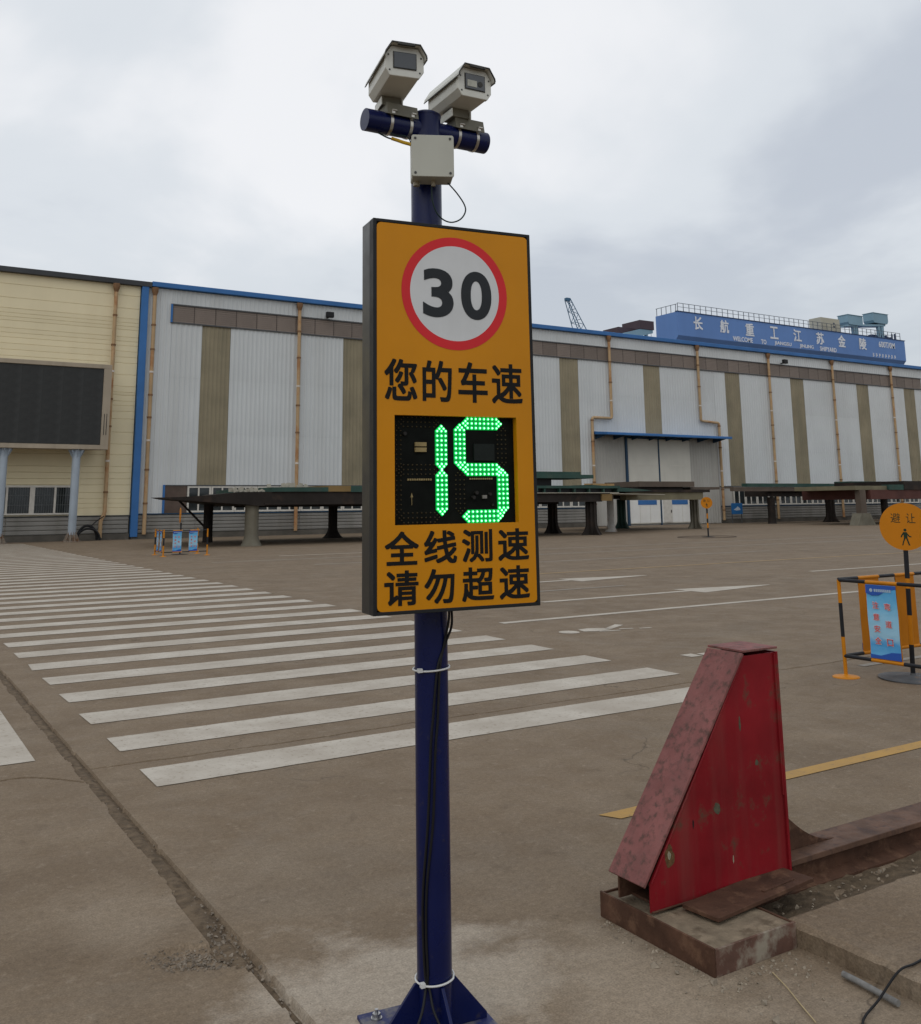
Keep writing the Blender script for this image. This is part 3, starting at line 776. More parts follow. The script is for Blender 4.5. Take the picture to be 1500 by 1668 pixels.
pa = thing('assembly_platform', 'long dark steel assembly platform with curved left end, on olive pedestals left of the sign', 'platform')
hull_top = [(9.82, 2.045), (10.9, 2.06), (12.2, 2.13), (13.5, 2.26), (15.2, 2.27), (33.8, 2.16)]
hull_bot = [(33.8, 1.78), (26, 1.70), (14.3, 1.68), (13.8, 1.74), (12.2, 1.85), (10.9, 1.95), (9.82, 2.03)]
hb_ = MB().prism(hull_top + hull_bot, 'y', 39.5, 47.3)
hb_.v = [(x + (y - 39.5) * 0.30 * max(0.0, min(1.0, (15.5 - x) / 5.0)), y, z) for x, y, z in hb_.v]
hb_.build('deck_block', M_STEELD, pa)
for yy in (39.44, 43.2):
    MB().box(14.6, 33.2, yy, yy + 0.06 if yy < 40 else yy + 0.3, 1.62 if yy > 40 else 1.72, 1.80).build('girder', M_STEELD, pa)
MB().box(14.9, 17.5, 39.42, 47.2, 2.27, 2.46).build('green_edge', M_GREEN, pa)
MB().box(17.5, 18.6, 39.43, 47.2, 2.27, 2.53).build('ochre_plate', M_OCHRE, pa)
MB().box(18.6, 29.0, 39.42, 47.2, 2.25, 2.52).build('green_edge', M_GREEN, pa)
MB().box(33.15, 33.85, 39.40, 43.0, 1.76, 2.12).build('end_beam', M_OCHRE, pa)
MB().tube([(12.75, 46, 1.97), (14.0, 46, 0.74)], 0.05, 8).build('brace', M_STEELD, pa)
leg(pa, 14.2, 39.95, 1.70, 0.29, 0.46, M_CONCL)
leg(pa, 21.1, 46.9, 1.72, 0.24, 0.55, M_STEELD)
leg(pa, 14.15, 45.9, 1.80, 0.22, 0.26, M_STEELD)
saddle(pa, 27.4, 40.2, 1.72, 0.72, M_STEELD)
saddle(pa, 32.75, 39.85, 1.76, 0.72, M_STEELD)
saddle(pa, 33.2, 43.8, 1.76, 0.66, M_STEELD)
leg(pa, 30.2, 44.5, 1.76, 0.24, 0.32, M_REDB)
# jagged offcuts lying along the green edge
oc = MB()
for k in range(26):
    x = 13.3 + random.random() * 3.6; z = 2.28 if x < 14.9 else 2.465
    M_ = Matrix.Translation((x, 40.0 + random.random() * 0.4, z)) @ Matrix.Rotation(random.uniform(-0.5, 0.5), 4, 'Y')
    oc.box(-0.09, 0.09, -0.02, 0.02, 0, random.uniform(0.08, 0.22), M_)
tag(oc.build('steel_offcuts', M_PALE), 'pale jagged steel offcuts heaped on the left platform edge', 'offcuts', kind='stuff')

st = thing('steel_plate_stack', 'stack of green and black steel plates on platform right of the sign', 'stack', (31, 41, 2.25))
def stp(mb_, name, m): mb_.v = [(x - 31, y - 41, z - 2.25) for x, y, z in mb_.v]; return mb_.build(name, m, st)
stp(MB().box(27.5, 32.0, 39.7, 42.6, 3.0, 3.27), 'green_plate', M_GREEN)
stp(MB().box(28.5, 32.75, 39.55, 42.4, 2.93, 3.12), 'green_plate', M_GREEN)
stp(MB().box(27.5, 30.3, 40.0, 42.2, 2.56, 2.92), 'frame', M_BLACK)
stp(MB().box(27.5, 34.6, 39.6, 43.0, 2.42, 2.555), 'green_plate', M_GREEN)
fb = MB()
for k in range(8): fb.box(27.6 + k * 0.98, 27.68 + k * 0.98, 39.65, 42.9, 2.2, 2.419)
stp(fb, 'rib', M_GREEN)
stp(MB().box(27.5, 34.2, 39.85, 42.9, 2.2, 2.415), 'core', M_BLACK)
stp(MB().box(27.4, 34.3, 39.35, 43.2, 2.165, 2.197), 'base_plate', M_PALE)
hp = thing('hull_plate', 'curved green hull plate lying tilted beside the plate stack', 'steel plate', (36.3, 42.2, 2.2))
hpv = MB()
pr = [(-2.4, 0.32), (-1.2, 0.24), (0.2, 0.14), (1.5, 0.05), (2.0, 0.0), (1.2, -0.03), (0.0, -0.06), (-1.2, -0.02), (-2.4, 0.12)]
hpv.prism([(a - 0.1, b + 0.12) for a, b in pr], 'y', -1.2, 1.0)
hpv.build('plate', M_GREEN, hp)
MB().prism([(-2.6, 0.0), (2.6, -0.10), (2.6, -0.13), (-2.6, -0.04)], 'y', -1.5, 1.1).build('pale_sheet', M_PALE, hp)

pb = thing('assembly_platform', 'shorter platform with olive beam before the loading bay doors', 'platform', (40, 45, 0))
def pbp(mb_, name, m): mb_.v = [(x - 40, y - 45, z) for x, y, z in mb_.v]; return mb_.build(name, m, pb)
pbp(MB().box(38.0, 44.3, 43.0, 43.5, 1.8, 2.24), 'beam', M_OLIVEB)
pbp(MB().box(36.4, 46.2, 48.4, 48.9, 1.9, 2.24), 'beam', M_STEELD)
pbp(MB().box(36.2, 44.8, 42.9, 49.0, 2.245, 2.40), 'deck_plate', M_STEELD)
pbp(MB().box(44.0, 44.32, 43.52, 48.38, 1.82, 2.22), 'end_beam', M_OLIVEB)
def moved(o, dx, dy): o.data.transform(Matrix.Translation((dx, dy, 0))); return o
moved(leg(pb, 37.2, 43.5, 2.2, 0.20, 0.36, M_WHITELEG), -40, -45)
moved(saddle(pb, 42.5, 48.6, 1.89, 0.68, M_GREEN), -40, -45)
moved(saddle(pb, 45.0, 44.5, 2.22, 0.66, M_CONCL), -40, -45)
bs = thing('brown_steel_stack', 'flat brown steel sections stacked on platform before the loading bay', 'stack', (41.5, 44.5, 2.4))
MB().box(-2.3, 2.2, -1.4, 1.8, 0.18, 0.50).build('section', M_STEELB, bs)
MB().box(-2.8, 1.4, -1.2, 1.9, 0.002, 0.178).build('section', M_STEELD, bs)
MB().box(2.15, 4.7, -1.1, 0.2, 0.02, 0.175).build('plate', M_STEELB, bs)
tp = thing('timber_pile', 'small pile of raw timber blocks lying on the plates', 'timber', (36.6, 43.5, 2.42))
for k in range(9):
    M_ = Matrix.Translation((-1.1 + 0.26 * k, 0.1 * (k % 3), 0.12 + 0.16 * (k % 2))) @ Matrix.Rotation(random.uniform(-0.5, 0.5), 4, 'Z')
    MB().box(-0.35, 0.35, -0.07, 0.07, -0.08, 0.07, M_).build('timber_block', M_TIMBER, tp)
MB().box(-1.3, 1.3, -0.35, 0.45, 0.0, 0.035).build('pallet_board', M_TIMBER, tp)

pc = thing('assembly_platform', 'long brown and green platform before the wall at the right edge', 'platform', (64, 49, 0))
def pcp(mb_, name, m): mb_.v = [(x - 64, y - 49, z) for x, y, z in mb_.v]; return mb_.build(name, m, pc)
pcp(MB().box(53.6, 72.6, 49.0, 49.35, 2.40, 2.70), 'beam', M_STEELB)
pcp(MB().box(57.6, 82, 49.36, 51.6, 2.02, 2.68), 'deck_block', M_STEELD)
pcp(MB().box(53.3, 55.8, 49.4, 49.9, 2.62, 2.70), 'end_plate', M_STEELB)
pcp(MB().box(55.0, 66.9, 48.95, 49.5, 2.72, 2.97), 'green_edge', M_GREEN)
pcp(MB().box(66.9, 82, 48.9, 50.5, 2.72, 3.16), 'green_edge', M_GREEN)
moved(leg(pc, 58.3, 49.7, 1.97, 0.28, 0.34, M_STEELD), -64, -49)
moved(saddle(pc, 65.0, 49.6, 1.97, 0.85, M_STEELD), -64, -49)
moved(leg(pc, 72.5, 50, 1.97, 0.28, 0.34, M_STEELD), -64, -49)
pd = thing('assembly_platform', 'red brown platform end on a trapezoid concrete footing behind the round yield sign', 'platform', (60, 43, 0))
def pdp(mb_, name, m): mb_.v = [(x - 60, y - 43, z) for x, y, z in mb_.v]; return mb_.build(name, m, pd)
pdp(MB().box(57.9, 74, 40.9, 46.5, 1.72, 2.34), 'deck_block', M_REDB)
pdp(MB().box(59.9, 61.6, 40.85, 41.4, 2.34, 2.70), 'green_block', M_GREEN)
pdp(MB().box(61.6, 74, 40.82, 46.5, 2.345, 2.95), 'upper_block', M_STEELD)
pdp(MB().box(56.5, 59.9, 41.0, 46, 2.345, 2.62), 'olive_beam', M_OLIVEB)
pdp(MB().prism([(56.2, 0), (58.1, 0), (57.55, 0.8), (56.65, 0.8)], 'y', 40.8, 41.5), 'leg_base', M_CONCL)
pdp(MB().box(56.85, 57.45, 40.95, 41.35, 0.802, 2.34), 'leg', M_STEELB)
pdp(MB().prism([(65.2, 0), (67.1, 0), (66.55, 0.8), (65.65, 0.8)], 'y', 40.8, 41.5), 'leg_base', M_CONCL)
pdp(MB().box(65.85, 66.45, 40.95, 41.35, 0.802, 1.72), 'leg', M_STEELB)

# ------------------------------------------------------------------ cranes beyond the roof
M_CRANE = mat('crane_blue', (0.120, 0.228, 0.49), 0.6, var=0.08, scale=0.12, streak=0.25, scol=(0.08, 0.13, 0.27))
M_CRANED = mat('crane_dark_blue', (0.035, 0.055, 0.12), 0.6, var=0.1, scale=0.2)
M_CABBLUE = mat('crane_light_blue', (0.215, 0.345, 0.43), 0.6, var=0.1, scale=0.2)
M_RAIL = mat('grey_railing', (0.10, 0.115, 0.14), 0.6, var=0.05)
M_LETTERW = mat('crane_white_lettering', (0.68, 0.70, 0.74), 0.6, var=0.06)
M_CABCREAM = mat('cream_cabin', (0.42, 0.40, 0.32), 0.6, var=0.08, scale=0.4)
gc = thing('gantry_crane', 'blue gantry crane girder with white lettering above the warehouse roof', 'crane', (126, 102, 0))
def gp(mb_, name, m, parent=None, bevel=0):
    mb_.v = [(x - 126, y - 102, z) for x, y, z in mb_.v]; return mb_.build(name, m, parent or gc, bevel)
GY = 100.0
gp(MB().prism([(GY, 25.9), (GY, 29.45), (GY + 4.6, 29.45), (GY + 4.6, 25.9), (GY + 3.8, 25.0), (GY + 0.8, 25.0)], 'x', 99.8, 154.9), 'girder', M_CRANE)
gp(MB().box(108, 150.5, GY + 0.9, GY + 3.7, 24.2, 24.98), 'underside_beam', M_CRANED)
gp(MB().box(99.7, 155.0, GY - 0.10, GY + 0.4, 29.46, 29.56), 'walkway_edge', M_CRANED)
gp(MB().box(99.82, 101.6, GY + 1.6, GY + 4.58, 0, 25.3), 'end_leg', M_CRANE)
rl = MB()
for k in range(47):
    x = 99.9 + k * 1.17
    rl.box(x - 0.035, x + 0.035, GY - 0.03, GY + 0.04, 29.56, 30.75)
rl.box(99.9, 153.8, GY - 0.02, GY + 0.03, 30.70, 30.77).box(99.9, 153.8, GY - 0.02, GY + 0.03, 30.15, 30.20)
gp(rl, 'railing', M_RAIL)
r2 = MB()
for k in range(5): r2.box(99.8, 99.87, GY + 0.3 + k, GY + 0.37 + k, 29.45, 30.6)
r2.box(99.8, 99.86, GY + 0.1, GY + 4.5, 30.55, 30.62)
gp(r2, 'railing', M_RAIL)
for x in (104, 150):   # supports, hidden by the warehouse
    gp(MB().prism([(x - 1.4, 0), (x + 1.4, 0), (x + 1.0, 25.1), (x - 1.0, 25.1)], 'y', GY + 1.2, GY + 3.4), 'support', M_CRANE)
chs = '长航重工江苏金陵'
for k, ch in enumerate(chs):
    xc = 103.92 + k * 5.575
    l_ = letter('character', ch, xc - 0.95, xc + 0.95, 27.02, 29.02, GY - 0.02, M_LETTERW, None, 0.0, 0.03, None, 3, 0.045)
    l_.data.transform(Matrix.Translation((-126, -102, 0))); l_.parent = gc
for wd_, a, b in (('WELCOME', 111.2, 115.6), ('TO', 117.5, 118.7), ('JIANGSU', 120.6, 124.6), ('JINLING', 126.6, 130.0), ('SHIPYARD', 131.6, 135.8)):
    l_ = letter('lettering', wd_, a, b, 25.98, 26.72, GY - 0.02, M_LETTERW, None, 0.02, 0.03)
    l_.data.transform(Matrix.Translation((-126, -102, 0))); l_.parent = gc
l_ = letter('lettering', '600T/0M', 147.4, 151.9, 27.8, 28.85, GY - 0.02, M_LETTERW, None, 0.015, 0.03)
l_.data.transform(Matrix.Translation((-126, -102, 0))); l_.parent = gc
sm_ = MB()
for k in range(8):                                   # small line too blurred to read: eight pale marks
    x = 145.5 + k * 0.86
    sm_.box(x, x + 0.10, GY - 0.05, GY - 0.02, 26.0, 26.65).box(x + 0.12, x + 0.4, GY - 0.05, GY - 0.02, 26.12 + 0.07 * (k % 3), 26.22 + 0.07 * (k % 3)).box(x + 0.2, x + 0.32, GY - 0.05, GY - 0.021, 26.3, 26.62)
gp(sm_, 'lettering', M_LETTERW)
cb = gp(MB().box(133.2, 138.1, GY + 0.6, GY + 3.0, 29.57, 31.9), 'winch_house', M_CABCREAM, bevel=0.05)
for zz in (30.9, 31.4): gp(MB().box(136.3, 136.7, GY + 0.55, GY + 0.6, zz - 0.5, zz - 0.2), 'vent', M_RAIL, cb)
for a, b, z0, z1 in ((140.4, 144.4, 31.35, 33.0), (147.4, 151.6, 32.3, 34.0)):
    c_ = gp(MB().prism([(a + 0.3, z0), (b - 0.3, z0), (b, z0 + 0.4), (b, z1), (a, z1), (a, z0 + 0.4)], 'y', GY + 0.6, GY + 2.6), 'trolley_cabin', M_CABBLUE)
    gp(MB().box(a - 0.1, b + 0.1, GY + 0.5, GY + 2.7, z1 + 0.005, z1 + 0.08), 'cabin_roof', M_CABBLUE, c_)
    for xx in (a + 1.9, b - 1.3):
        gp(MB().prism([(xx - 0.28, 29.57), (xx + 0.28, 29.57), (xx + 0.35, z0 + 0.05), (xx - 0.35, z0 + 0.05)], 'y', GY + 0.9, GY + 1.3), 'trolley_leg', M_CABBLUE, c_)
gp(MB().prism([(140.5, 31.0), (151.0, 31.95), (151.0, 32.29), (140.5, 31.34)], 'y', GY + 0.8, GY + 2.4), 'trolley_beam', M_CABBLUE)
jk = MB()
for k in range(14):
    x = 147 + k * 0.42; jk.box(x, x + 0.3, GY + 1.0, GY + 1.6, 29.57, 29.9 + 0.5 * random.random())
jk.box(153.0, 153.2, GY + 0.5, GY + 0.7, 29.57, 30.7).box(152.2, 152.4, GY + 0.5, GY + 0.7, 29.57, 30.6)
gp(jk, 'rope_gear', M_CRANED)

bc = thing('jib_crane', 'slender blue lattice crane jib rising behind the warehouse roof', 'crane', (101.5, 120, 0))
M_JIB = mat('jib_blue', (0.06, 0.14, 0.23), 0.6, var=0.05)
def bp_(mb_, name): mb_.v = [(x - 101.5, y - 120, z) for x, y, z in mb_.v]; return mb_.build(name, M_JIB, bc)
tip = Vector((95.2, 120, 34.6)); foot_ = Vector((104.2, 120, 15.5)); dv = foot_ - tip; L = dv.length
side = Vector((dv.z, 0, -dv.x)).normalized(); lat = MB()
def chord(t, s, q): return tip + dv * t + side * (s * (0.34 + 1.9 * min(t, 0.5))) + Vector((0, q * (0.3 + 1.2 * t), 0))
for s in (-1, 1):
    for q in (-1, 1):
        lat.tube([chord(t / 10, s, q) for t in range(11)], 0.075, 6)
for q in (-1, 1):
    for k in range(22):
        s = -1 if k % 2 else 1
        lat.tube([chord(k / 22, s, q), chord((k + 1) / 22, -s, q)], 0.05, 5)
for k in range(12):
    for s in (-1, 1): lat.tube([chord(k / 11, s, -1), chord(k / 11, s, 1)], 0.05, 5)
bp_(lat, 'jib')
bp_(MB().box(94.8, 95.6, 119.7, 120.3, 34.35, 34.8), 'jib_head')
bp_(MB().box(102.2, 107.5, 118, 122, 11.5, 15.5), 'machine_house')
bp_(MB().cyl((104.5, 120, 0), (104.5, 120, 11.5), 1.6, 1.3, 16), 'tower')
wc = thing('crane_machinery', 'two brown machinery boxes on a pale blue crane deck behind roof', 'crane', (109, 120, 0))
M_BROWNB = mat('maroon_box', (0.072, 0.050, 0.060), 0.65, var=0.1, scale=0.3)
def wcp(mb_, name, m, parent=None): mb_.v = [(x - 109, y - 120, z) for x, y, z in mb_.v]; return mb_.build(name, m, parent or wc)
wcp(MB().box(105.9, 110.2, 120, 124, 29.4, 31.0), 'machinery_box', M_BROWNB)
wcp(MB().box(109.4, 112.6, 118.5, 123, 30.75, 32.25), 'machinery_box', M_BROWNB)
wcp(MB().prism([(105.0, 29.3), (109.0, 29.35), (112.4, 30.2), (112.4, 30.7), (109.5, 30.7), (106.5, 29.9)], 'y', 118.6, 119.9), 'deck', M_CABBLUE)
wcp(MB().box(108.4, 108.9, 118.8, 119.3, 0, 29.4).box(111.0, 111.4, 118.8, 119.3, 0, 30.3), 'support', M_CABBLUE)
wcp(MB().box(111.95, 112.0, 118.6, 118.65, 29, 30.7), 'post', M_RAIL)

# ------------------------------------------------------------------ speed display sign in the foreground
PHI = -0.134
SB = (1.635, 2.825, 0.0)
sg = thing('speed_sign', 'orange speed limit 30 sign with green lit digits on navy pole', 'sign', SB, (0, -0.006, PHI))
M_NAVY = mat('navy_gloss_paint', (0.0042, 0.0085, 0.058), 0.30, var=0.15, scale=3, bump=0.02, bscale=40, spec=0.28, rust=0.06, rcol=(0.03, 0.028, 0.05), rscale=22)
M_NAVYF = mat('navy_base_paint', (0.022, 0.028, 0.10), 0.5, var=0.25, scale=6, rust=0.5, rcol=(0.15, 0.14, 0.14), rscale=14)
M_HOUSING = mat('charcoal_housing', (0.014, 0.015, 0.016), 0.36, var=0.12, scale=3, streak=0.2, scol=(0.035, 0.035, 0.035), bump=0.03, bscale=90, spec=0.5)
M_FILM = mat('orange_reflective_film', (0.56, 0.222, 0.003), 0.36, var=0.07, scale=2.2, bump=0.22, bscale=6, streak=0.14, scol=(0.42, 0.17, 0.01), spec=0.2)
M_BLKTXT = mat('black_print', (0.010, 0.010, 0.010), 0.5, var=0.1, scale=9, spec=0.12)
M_GREYTXT = mat('dark_numeral_print', (0.020, 0.023, 0.026), 0.45, var=0.1, scale=9)
M_RED = mat('red_print', (0.60, 0.022, 0.028), 0.40, var=0.06, scale=5)
M_WHITEF = mat('white_film', (0.60, 0.61, 0.61), 0.40, var=0.06, scale=6, streak=0.15, scol=(0.42, 0.42, 0.41))
PR = 0.0545
MB().cyl((0, 0, 0.012), (0, 0, 2.985), PR, None, 48).build('pole', M_NAVY, sg)
MB().lathe([(PR + 0.0015, 2.984), (PR + 0.0015, 2.990), (PR - 0.012, 2.999), (0.004, 3.002)], (0, 0, 0), 40).build('pole_cap', M_NAVY, sg)
MB().box(-0.19, 0.19, -0.19, 0.19, 0.0, 0.012).build('base_plate', M_NAVYF, sg, 0.002)
for k in range(4):
    M_ = Matrix.Rotation(PI / 2 * k, 4, 'Z')
    MB().prism([(PR - 0.004, 0.0125), (0.175, 0.0125), (0.175, 0.03), (PR + 0.012, 0.155), (PR - 0.004, 0.155)], 'y', -0.005, 0.005, M_).build('gusset', M_NAVY, sg, 0.001)
M_BOLT = mat('zinc_bolt', (0.42, 0.42, 0.42), 0.35, metal=0.9, var=0.1)
for a, b in ((-0.14, 0.145), (0.14, 0.16), (-0.15, -0.15), (0.15, -0.15)):
    bo = MB().cyl((a, b, 0.0), (a, b, 0.038), 0.006, None, 10).build('bolt', M_BOLT, sg)
    MB().cyl((a, b, 0.0122), (a, b, 0.015), 0.018, None, 14).cyl((a, b, 0.015), (a, b, 0.027), 0.0135, None, 6).build('nut', M_BOLT, bo)
# housing
HX0, HX1, HZ0, HZ1 = -0.2575, 0.3215, 1.272, 2.533
YF, YB_ = -0.1685, -0.0545
hb = MB()
DX0, DX1, DZ0, DZ1 = -0.186, 0.250, 1.542, 1.888      # display opening
hb.box(HX0, HX1, YF + 0.034, YB_, HZ0, HZ1)
housing = hb.build('housing', M_HOUSING, sg, 0.003)
fm = MB()   # rim round the face, with the display left open
fm.box(HX0, HX0 + 0.012, YF, YF + 0.0335, HZ0, HZ1).box(HX1 - 0.012, HX1, YF, YF + 0.0335, HZ0, HZ1)
fm.box(HX0 + 0.012, HX1 - 0.012, YF, YF + 0.0335, HZ0, HZ0 + 0.011).box(HX0 + 0.012, HX1 - 0.012, YF, YF + 0.0335, HZ1 - 0.011, HZ1)
fm.build('rim', mat('black_rim', (0.014, 0.015, 0.016), 0.5, var=0.1), housing, 0.0015)
OX0, OX1, OZ0, OZ1 = -0.245, 0.311, 1.283, 2.521
# face plate with a rectangular window: built as a ring of pieces in one plane
out_ = rrect(OX0, OX1, OZ0, OZ1, 0.016)
def face_ring(outer, x0, x1, z0, z1, y, y2):
    """Plate = outline minus rectangle, split into left, right, top and bottom pieces."""
    def clip(poly, f_):
        res = []
        for i in range(len(poly)):
            a, b = poly[i], poly[(i + 1) % len(poly)]; fa, fb_ = f_(a), f_(b)
            if fa >= 0: res.append(a)
            if fa * fb_ < 0:
                t = fa / (fa - fb_); res.append((a[0] + (b[0] - a[0]) * t, a[1] + (b[1] - a[1]) * t))
        return res
    mb_ = MB()
    top = clip(outer, lambda p: p[1] - z1); bot = clip(outer, lambda p: z0 - p[1])
    mid = clip(clip(outer, lambda p: z1 - p[1]), lambda p: p[1] - z0)
    for q in (top, bot, clip(mid, lambda p: x0 - p[0]), clip(mid, lambda p: p[0] - x1)): mb_.prism(q, 'y', y, y2)
    return mb_
plate = face_ring(out_, DX0, DX1, DZ0, DZ1, YF + 0.001, YF + 0.030).build('face_plate', M_FILM, sg)
MB().prism(rrect(HX0 + 0.0125, HX1 - 0.0125, HZ0 + 0.0115, HZ1 - 0.0115, 0.002), 'y', YF + 0.031, YF + 0.0338).build('backing', M_BLACK, housing)
# round limit plate
CX_, CZ_ = 0.0325, 2.300
ring = MB(); N = 96
for y, nn in ((YF + 0.0002, 1),):
    o_ = disc(CX_, CZ_, 0.193, N); i_ = disc(CX_, CZ_, 0.1625, N)
    vs = [(a, y, b) for a, b in o_] + [(a, y, b) for a, b in i_]
    ring.add(vs, [(i, N + i, N + (i + 1) % N, (i + 1) % N)[::-1] for i in range(N)])
ring_o = ring.build('red_ring', M_RED, plate)
MB().add([(a, YF + 0.0002, b) for a, b in disc(CX_, CZ_, 0.1625, N)], [tuple(range(N))]).build('white_disc', M_WHITEF, plate)
letter('numeral', '3', -0.085, 0.025, 2.214, 2.380, YF - 0.0004, M_GREYTXT, plate, 0.030, 0.0006, None, 14)
letter('numeral', '0', 0.053, 0.166, 2.214, 2.381, YF - 0.0004, M_GREYTXT, plate, 0.030, 0.0006, None, 14)
rows = [('您的车速', [(-.22, -.108), (-.089, .015), (.038, .145), (.161, .276)], 1.934, 2.069),
        ('全线测速', [(-.22, -.107), (-.089, .024), (.042, .150), (.171, .284)], 1.420, 1.523),
        ('请勿超速', [(-.222, -.109), (-.089, .014), (.040, .153), (.173, .283)], 1.298, 1.404)]
for txt, xs2, z0, z1 in rows:
    for ch, (a, b) in zip(txt, xs2):
        letter('character', ch, a, b, z0, z1, YF + 0.0006, M_BLKTXT, plate, 0.0, 0.0008, None, 4, 0.0022)

# display behind its window: circuit board, lamps
M_PCB = mat('black_circuit_board', (0.006, 0.007, 0.006), 0.6, var=0.3, scale=20, spec=0.06)
M_PCBB = mat('display_side_wall', (0.02, 0.018, 0.016), 0.5, var=0.2)
M_UNLIT = mat('unlit_led', (0.042, 0.031, 0.014), 0.5, var=0.2, scale=60)
M_LEDGLOW = mat('led_green_glow', (0.0, 0.10, 0.03), 0.4, var=0, emit=(0.0, 0.40, 0.05), estr=0.62)
M_LEDG = mat('led_green', (0.02, 0.3, 0.1), 0.3, var=0, emit=(0.0, 0.92, 0.13), estr=1.05)
M_LEDW = mat('led_core', (0.5, 0.9, 0.7), 0.3, var=0, emit=(0.36, 1.0, 0.55), estr=2.0)
dp = MB().box(DX0, DX1, YF + 0.026, YF + 0.0305, DZ0, DZ1).build('display', M_PCB, sg)
DYF = YF + 0.026
SS = 0.0152; CS = 0.0150
def seg_points(cx_, cz_, vert):
    pts = []
    for k in range(8):
        for c in (-1, 0, 1): pts.append((c * CS, (k - 3.5) * SS))
    for s in (-1, 1):
        pts += [(-CS / 2, s * 4.02 * SS), (CS / 2, s * 4.02 * SS), (0, s * 4.55 * SS)]
    return [(cx_ + a, cz_ + b) if vert else (cx_ + b, cz_ + a) for a, b in pts]
def hemi(mb_, x, z, r, y0, d, n=8):
    vs = [(x + r * math.cos(2 * PI * i / n), y0, z + r * math.sin(2 * PI * i / n)) for i in range(n)]
    vs += [(x + 0.7 * r * math.cos(2 * PI * i / n), y0 - 0.75 * d, z + 0.7 * r * math.sin(2 * PI * i / n)) for i in range(n)] + [(x, y0 - d, z)]
    fs = [(i, n + i, n + (i + 1) % n, (i + 1) % n)[::-1] for i in range(n)] + [(n + i, 2 * n, n + (i + 1) % n)[::-1] for i in range(n)]
    mb_.add(vs, [f[::-1] for f in fs], True)
def segment(cx_, cz_, vert, lit):
    pts = seg_points(cx_, cz_, vert)
    hw, hl = 0.0215, 0.0735
    hexa = [(-hw, -hl + 0.018), (0, -hl - 0.003), (hw, -hl + 0.018), (hw, hl - 0.018), (0, hl + 0.003), (-hw, hl - 0.018)]
    hexa = [(cx_ + a, cz_ + b) if vert else (cx_ + b, cz_ + a) for a, b in hexa]
    if lit:
        root = MB().prism(hexa, 'y', DYF - 0.004, DYF - 0.0005).build('led_segment', M_LEDGLOW, dp)  # added emissive plate, paints the green halo between the lamps
        g_ = MB(); w_ = MB()
        for x, z in pts:
            hemi(g_, x, z, 0.0056, DYF - 0.004, 0.004); w_.cyl((x, DYF - 0.0072, z), (x, DYF - 0.0090, z), 0.0032, 0.0024, 8)
        g_.build('led_lamps', M_LEDG, root); w_.build('led_cores', M_LEDW, root)
    else:
        g_ = MB()
        for x, z in pts: hemi(g_, x, z, 0.0030, DYF - 0.0003, 0.004, 6)
        g_.build('unlit_segment', M_UNLIT, dp)
for cx_, cz_, v_, lit in ((-0.0165, 1.7865, True, True), (-0.0165, 1.643, True, True), (-0.1715, 1.7865, True, False), (-0.1715, 1.643, True, False),
                          (-0.094, 1.868, False, False), (-0.094, 1.7155, False, False), (-0.094, 1.5635, False, False),
                          (0.131, 1.867, False, True), (0.0495, 1.7915, True, True), (0.129, 1.7155, False, True), (0.2045, 1.6435, True, True), (0.130, 1.5640, False, True),
                          (0.2045, 1.7915, True, False), (0.0495, 1.6435, True, False)):
    segment(cx_, cz_, v_, lit)
M_CHIP = mat('tan_chip', (0.26, 0.20, 0.09), 0.5, var=0.15, scale=50)
M_CHIPG = mat('grey_chip', (0.20, 0.19, 0.17), 0.5, var=0.15, scale=50)
MB().box(-0.109, -0.070, DYF - 0.008, DYF, 1.790, 1.803).box(-0.109, -0.070, DYF - 0.008, DYF, 1.772, 1.786).build('chip', M_CHIP, dp)
MB().box(0.128, 0.143, DYF - 0.008, DYF, 1.621, 1.632).build('chip', M_CHIPG, dp)
MB().prism([(-0.124, 1.628), (-0.116, 1.628), (-0.12, 1.642)], 'y', DYF - 0.002, DYF).box(-0.1207, -0.1193, DYF - 0.002, DYF - 0.0002, 1.603, 1.628).build('print_mark', M_CHIP, dp)
ch_ = MB()
for k in range(11): ch_.box(-0.135 + k * 0.0078, -0.1295 + k * 0.0078, DYF - 0.004, DYF, 1.681, 1.687)
ch_.build('resistor_row', M_CHIP, dp); ch_ = MB()
for k in range(11): ch_.box(0.083 + k * 0.0078, 0.0885 + k * 0.0078, DYF - 0.004, DYF, 1.683, 1.688)
ch_.build('resistor_row', M_CHIP, dp)
cap = MB()
for x, z, r, h in ((0.105, 1.640, 0.006, 0.014), (0.095, 1.625, 0.006, 0.012), (0.155, 1.635, 0.005, 0.01), (0.165, 1.60, 0.004, 0.008), (-0.145, 1.83, 0.006, 0.012)):
    cap.cyl((x, DYF, z), (x, DYF - h, z), r, None, 10)
cap.build('capacitor', M_PCBB, dp)
MB().box(0.10, 0.175, DYF - 0.006, DYF, 1.745, 1.80).build('module', mat('green_pcb', (0.007, 0.011, 0.009), 0.6, var=0.2, scale=40), dp)

# crossbar
BZ = 2.932; BANG = 0.10
bar = MB().cyl((-0.241 * math.cos(BANG), -0.241 * math.sin(BANG), BZ), (0.250 * math.cos(BANG), 0.250 * math.sin(BANG), BZ), 0.0395, None, 40).build('crossbar', M_NAVY, sg, 0.0012)
bd = Vector((math.cos(BANG), math.sin(BANG), 0))
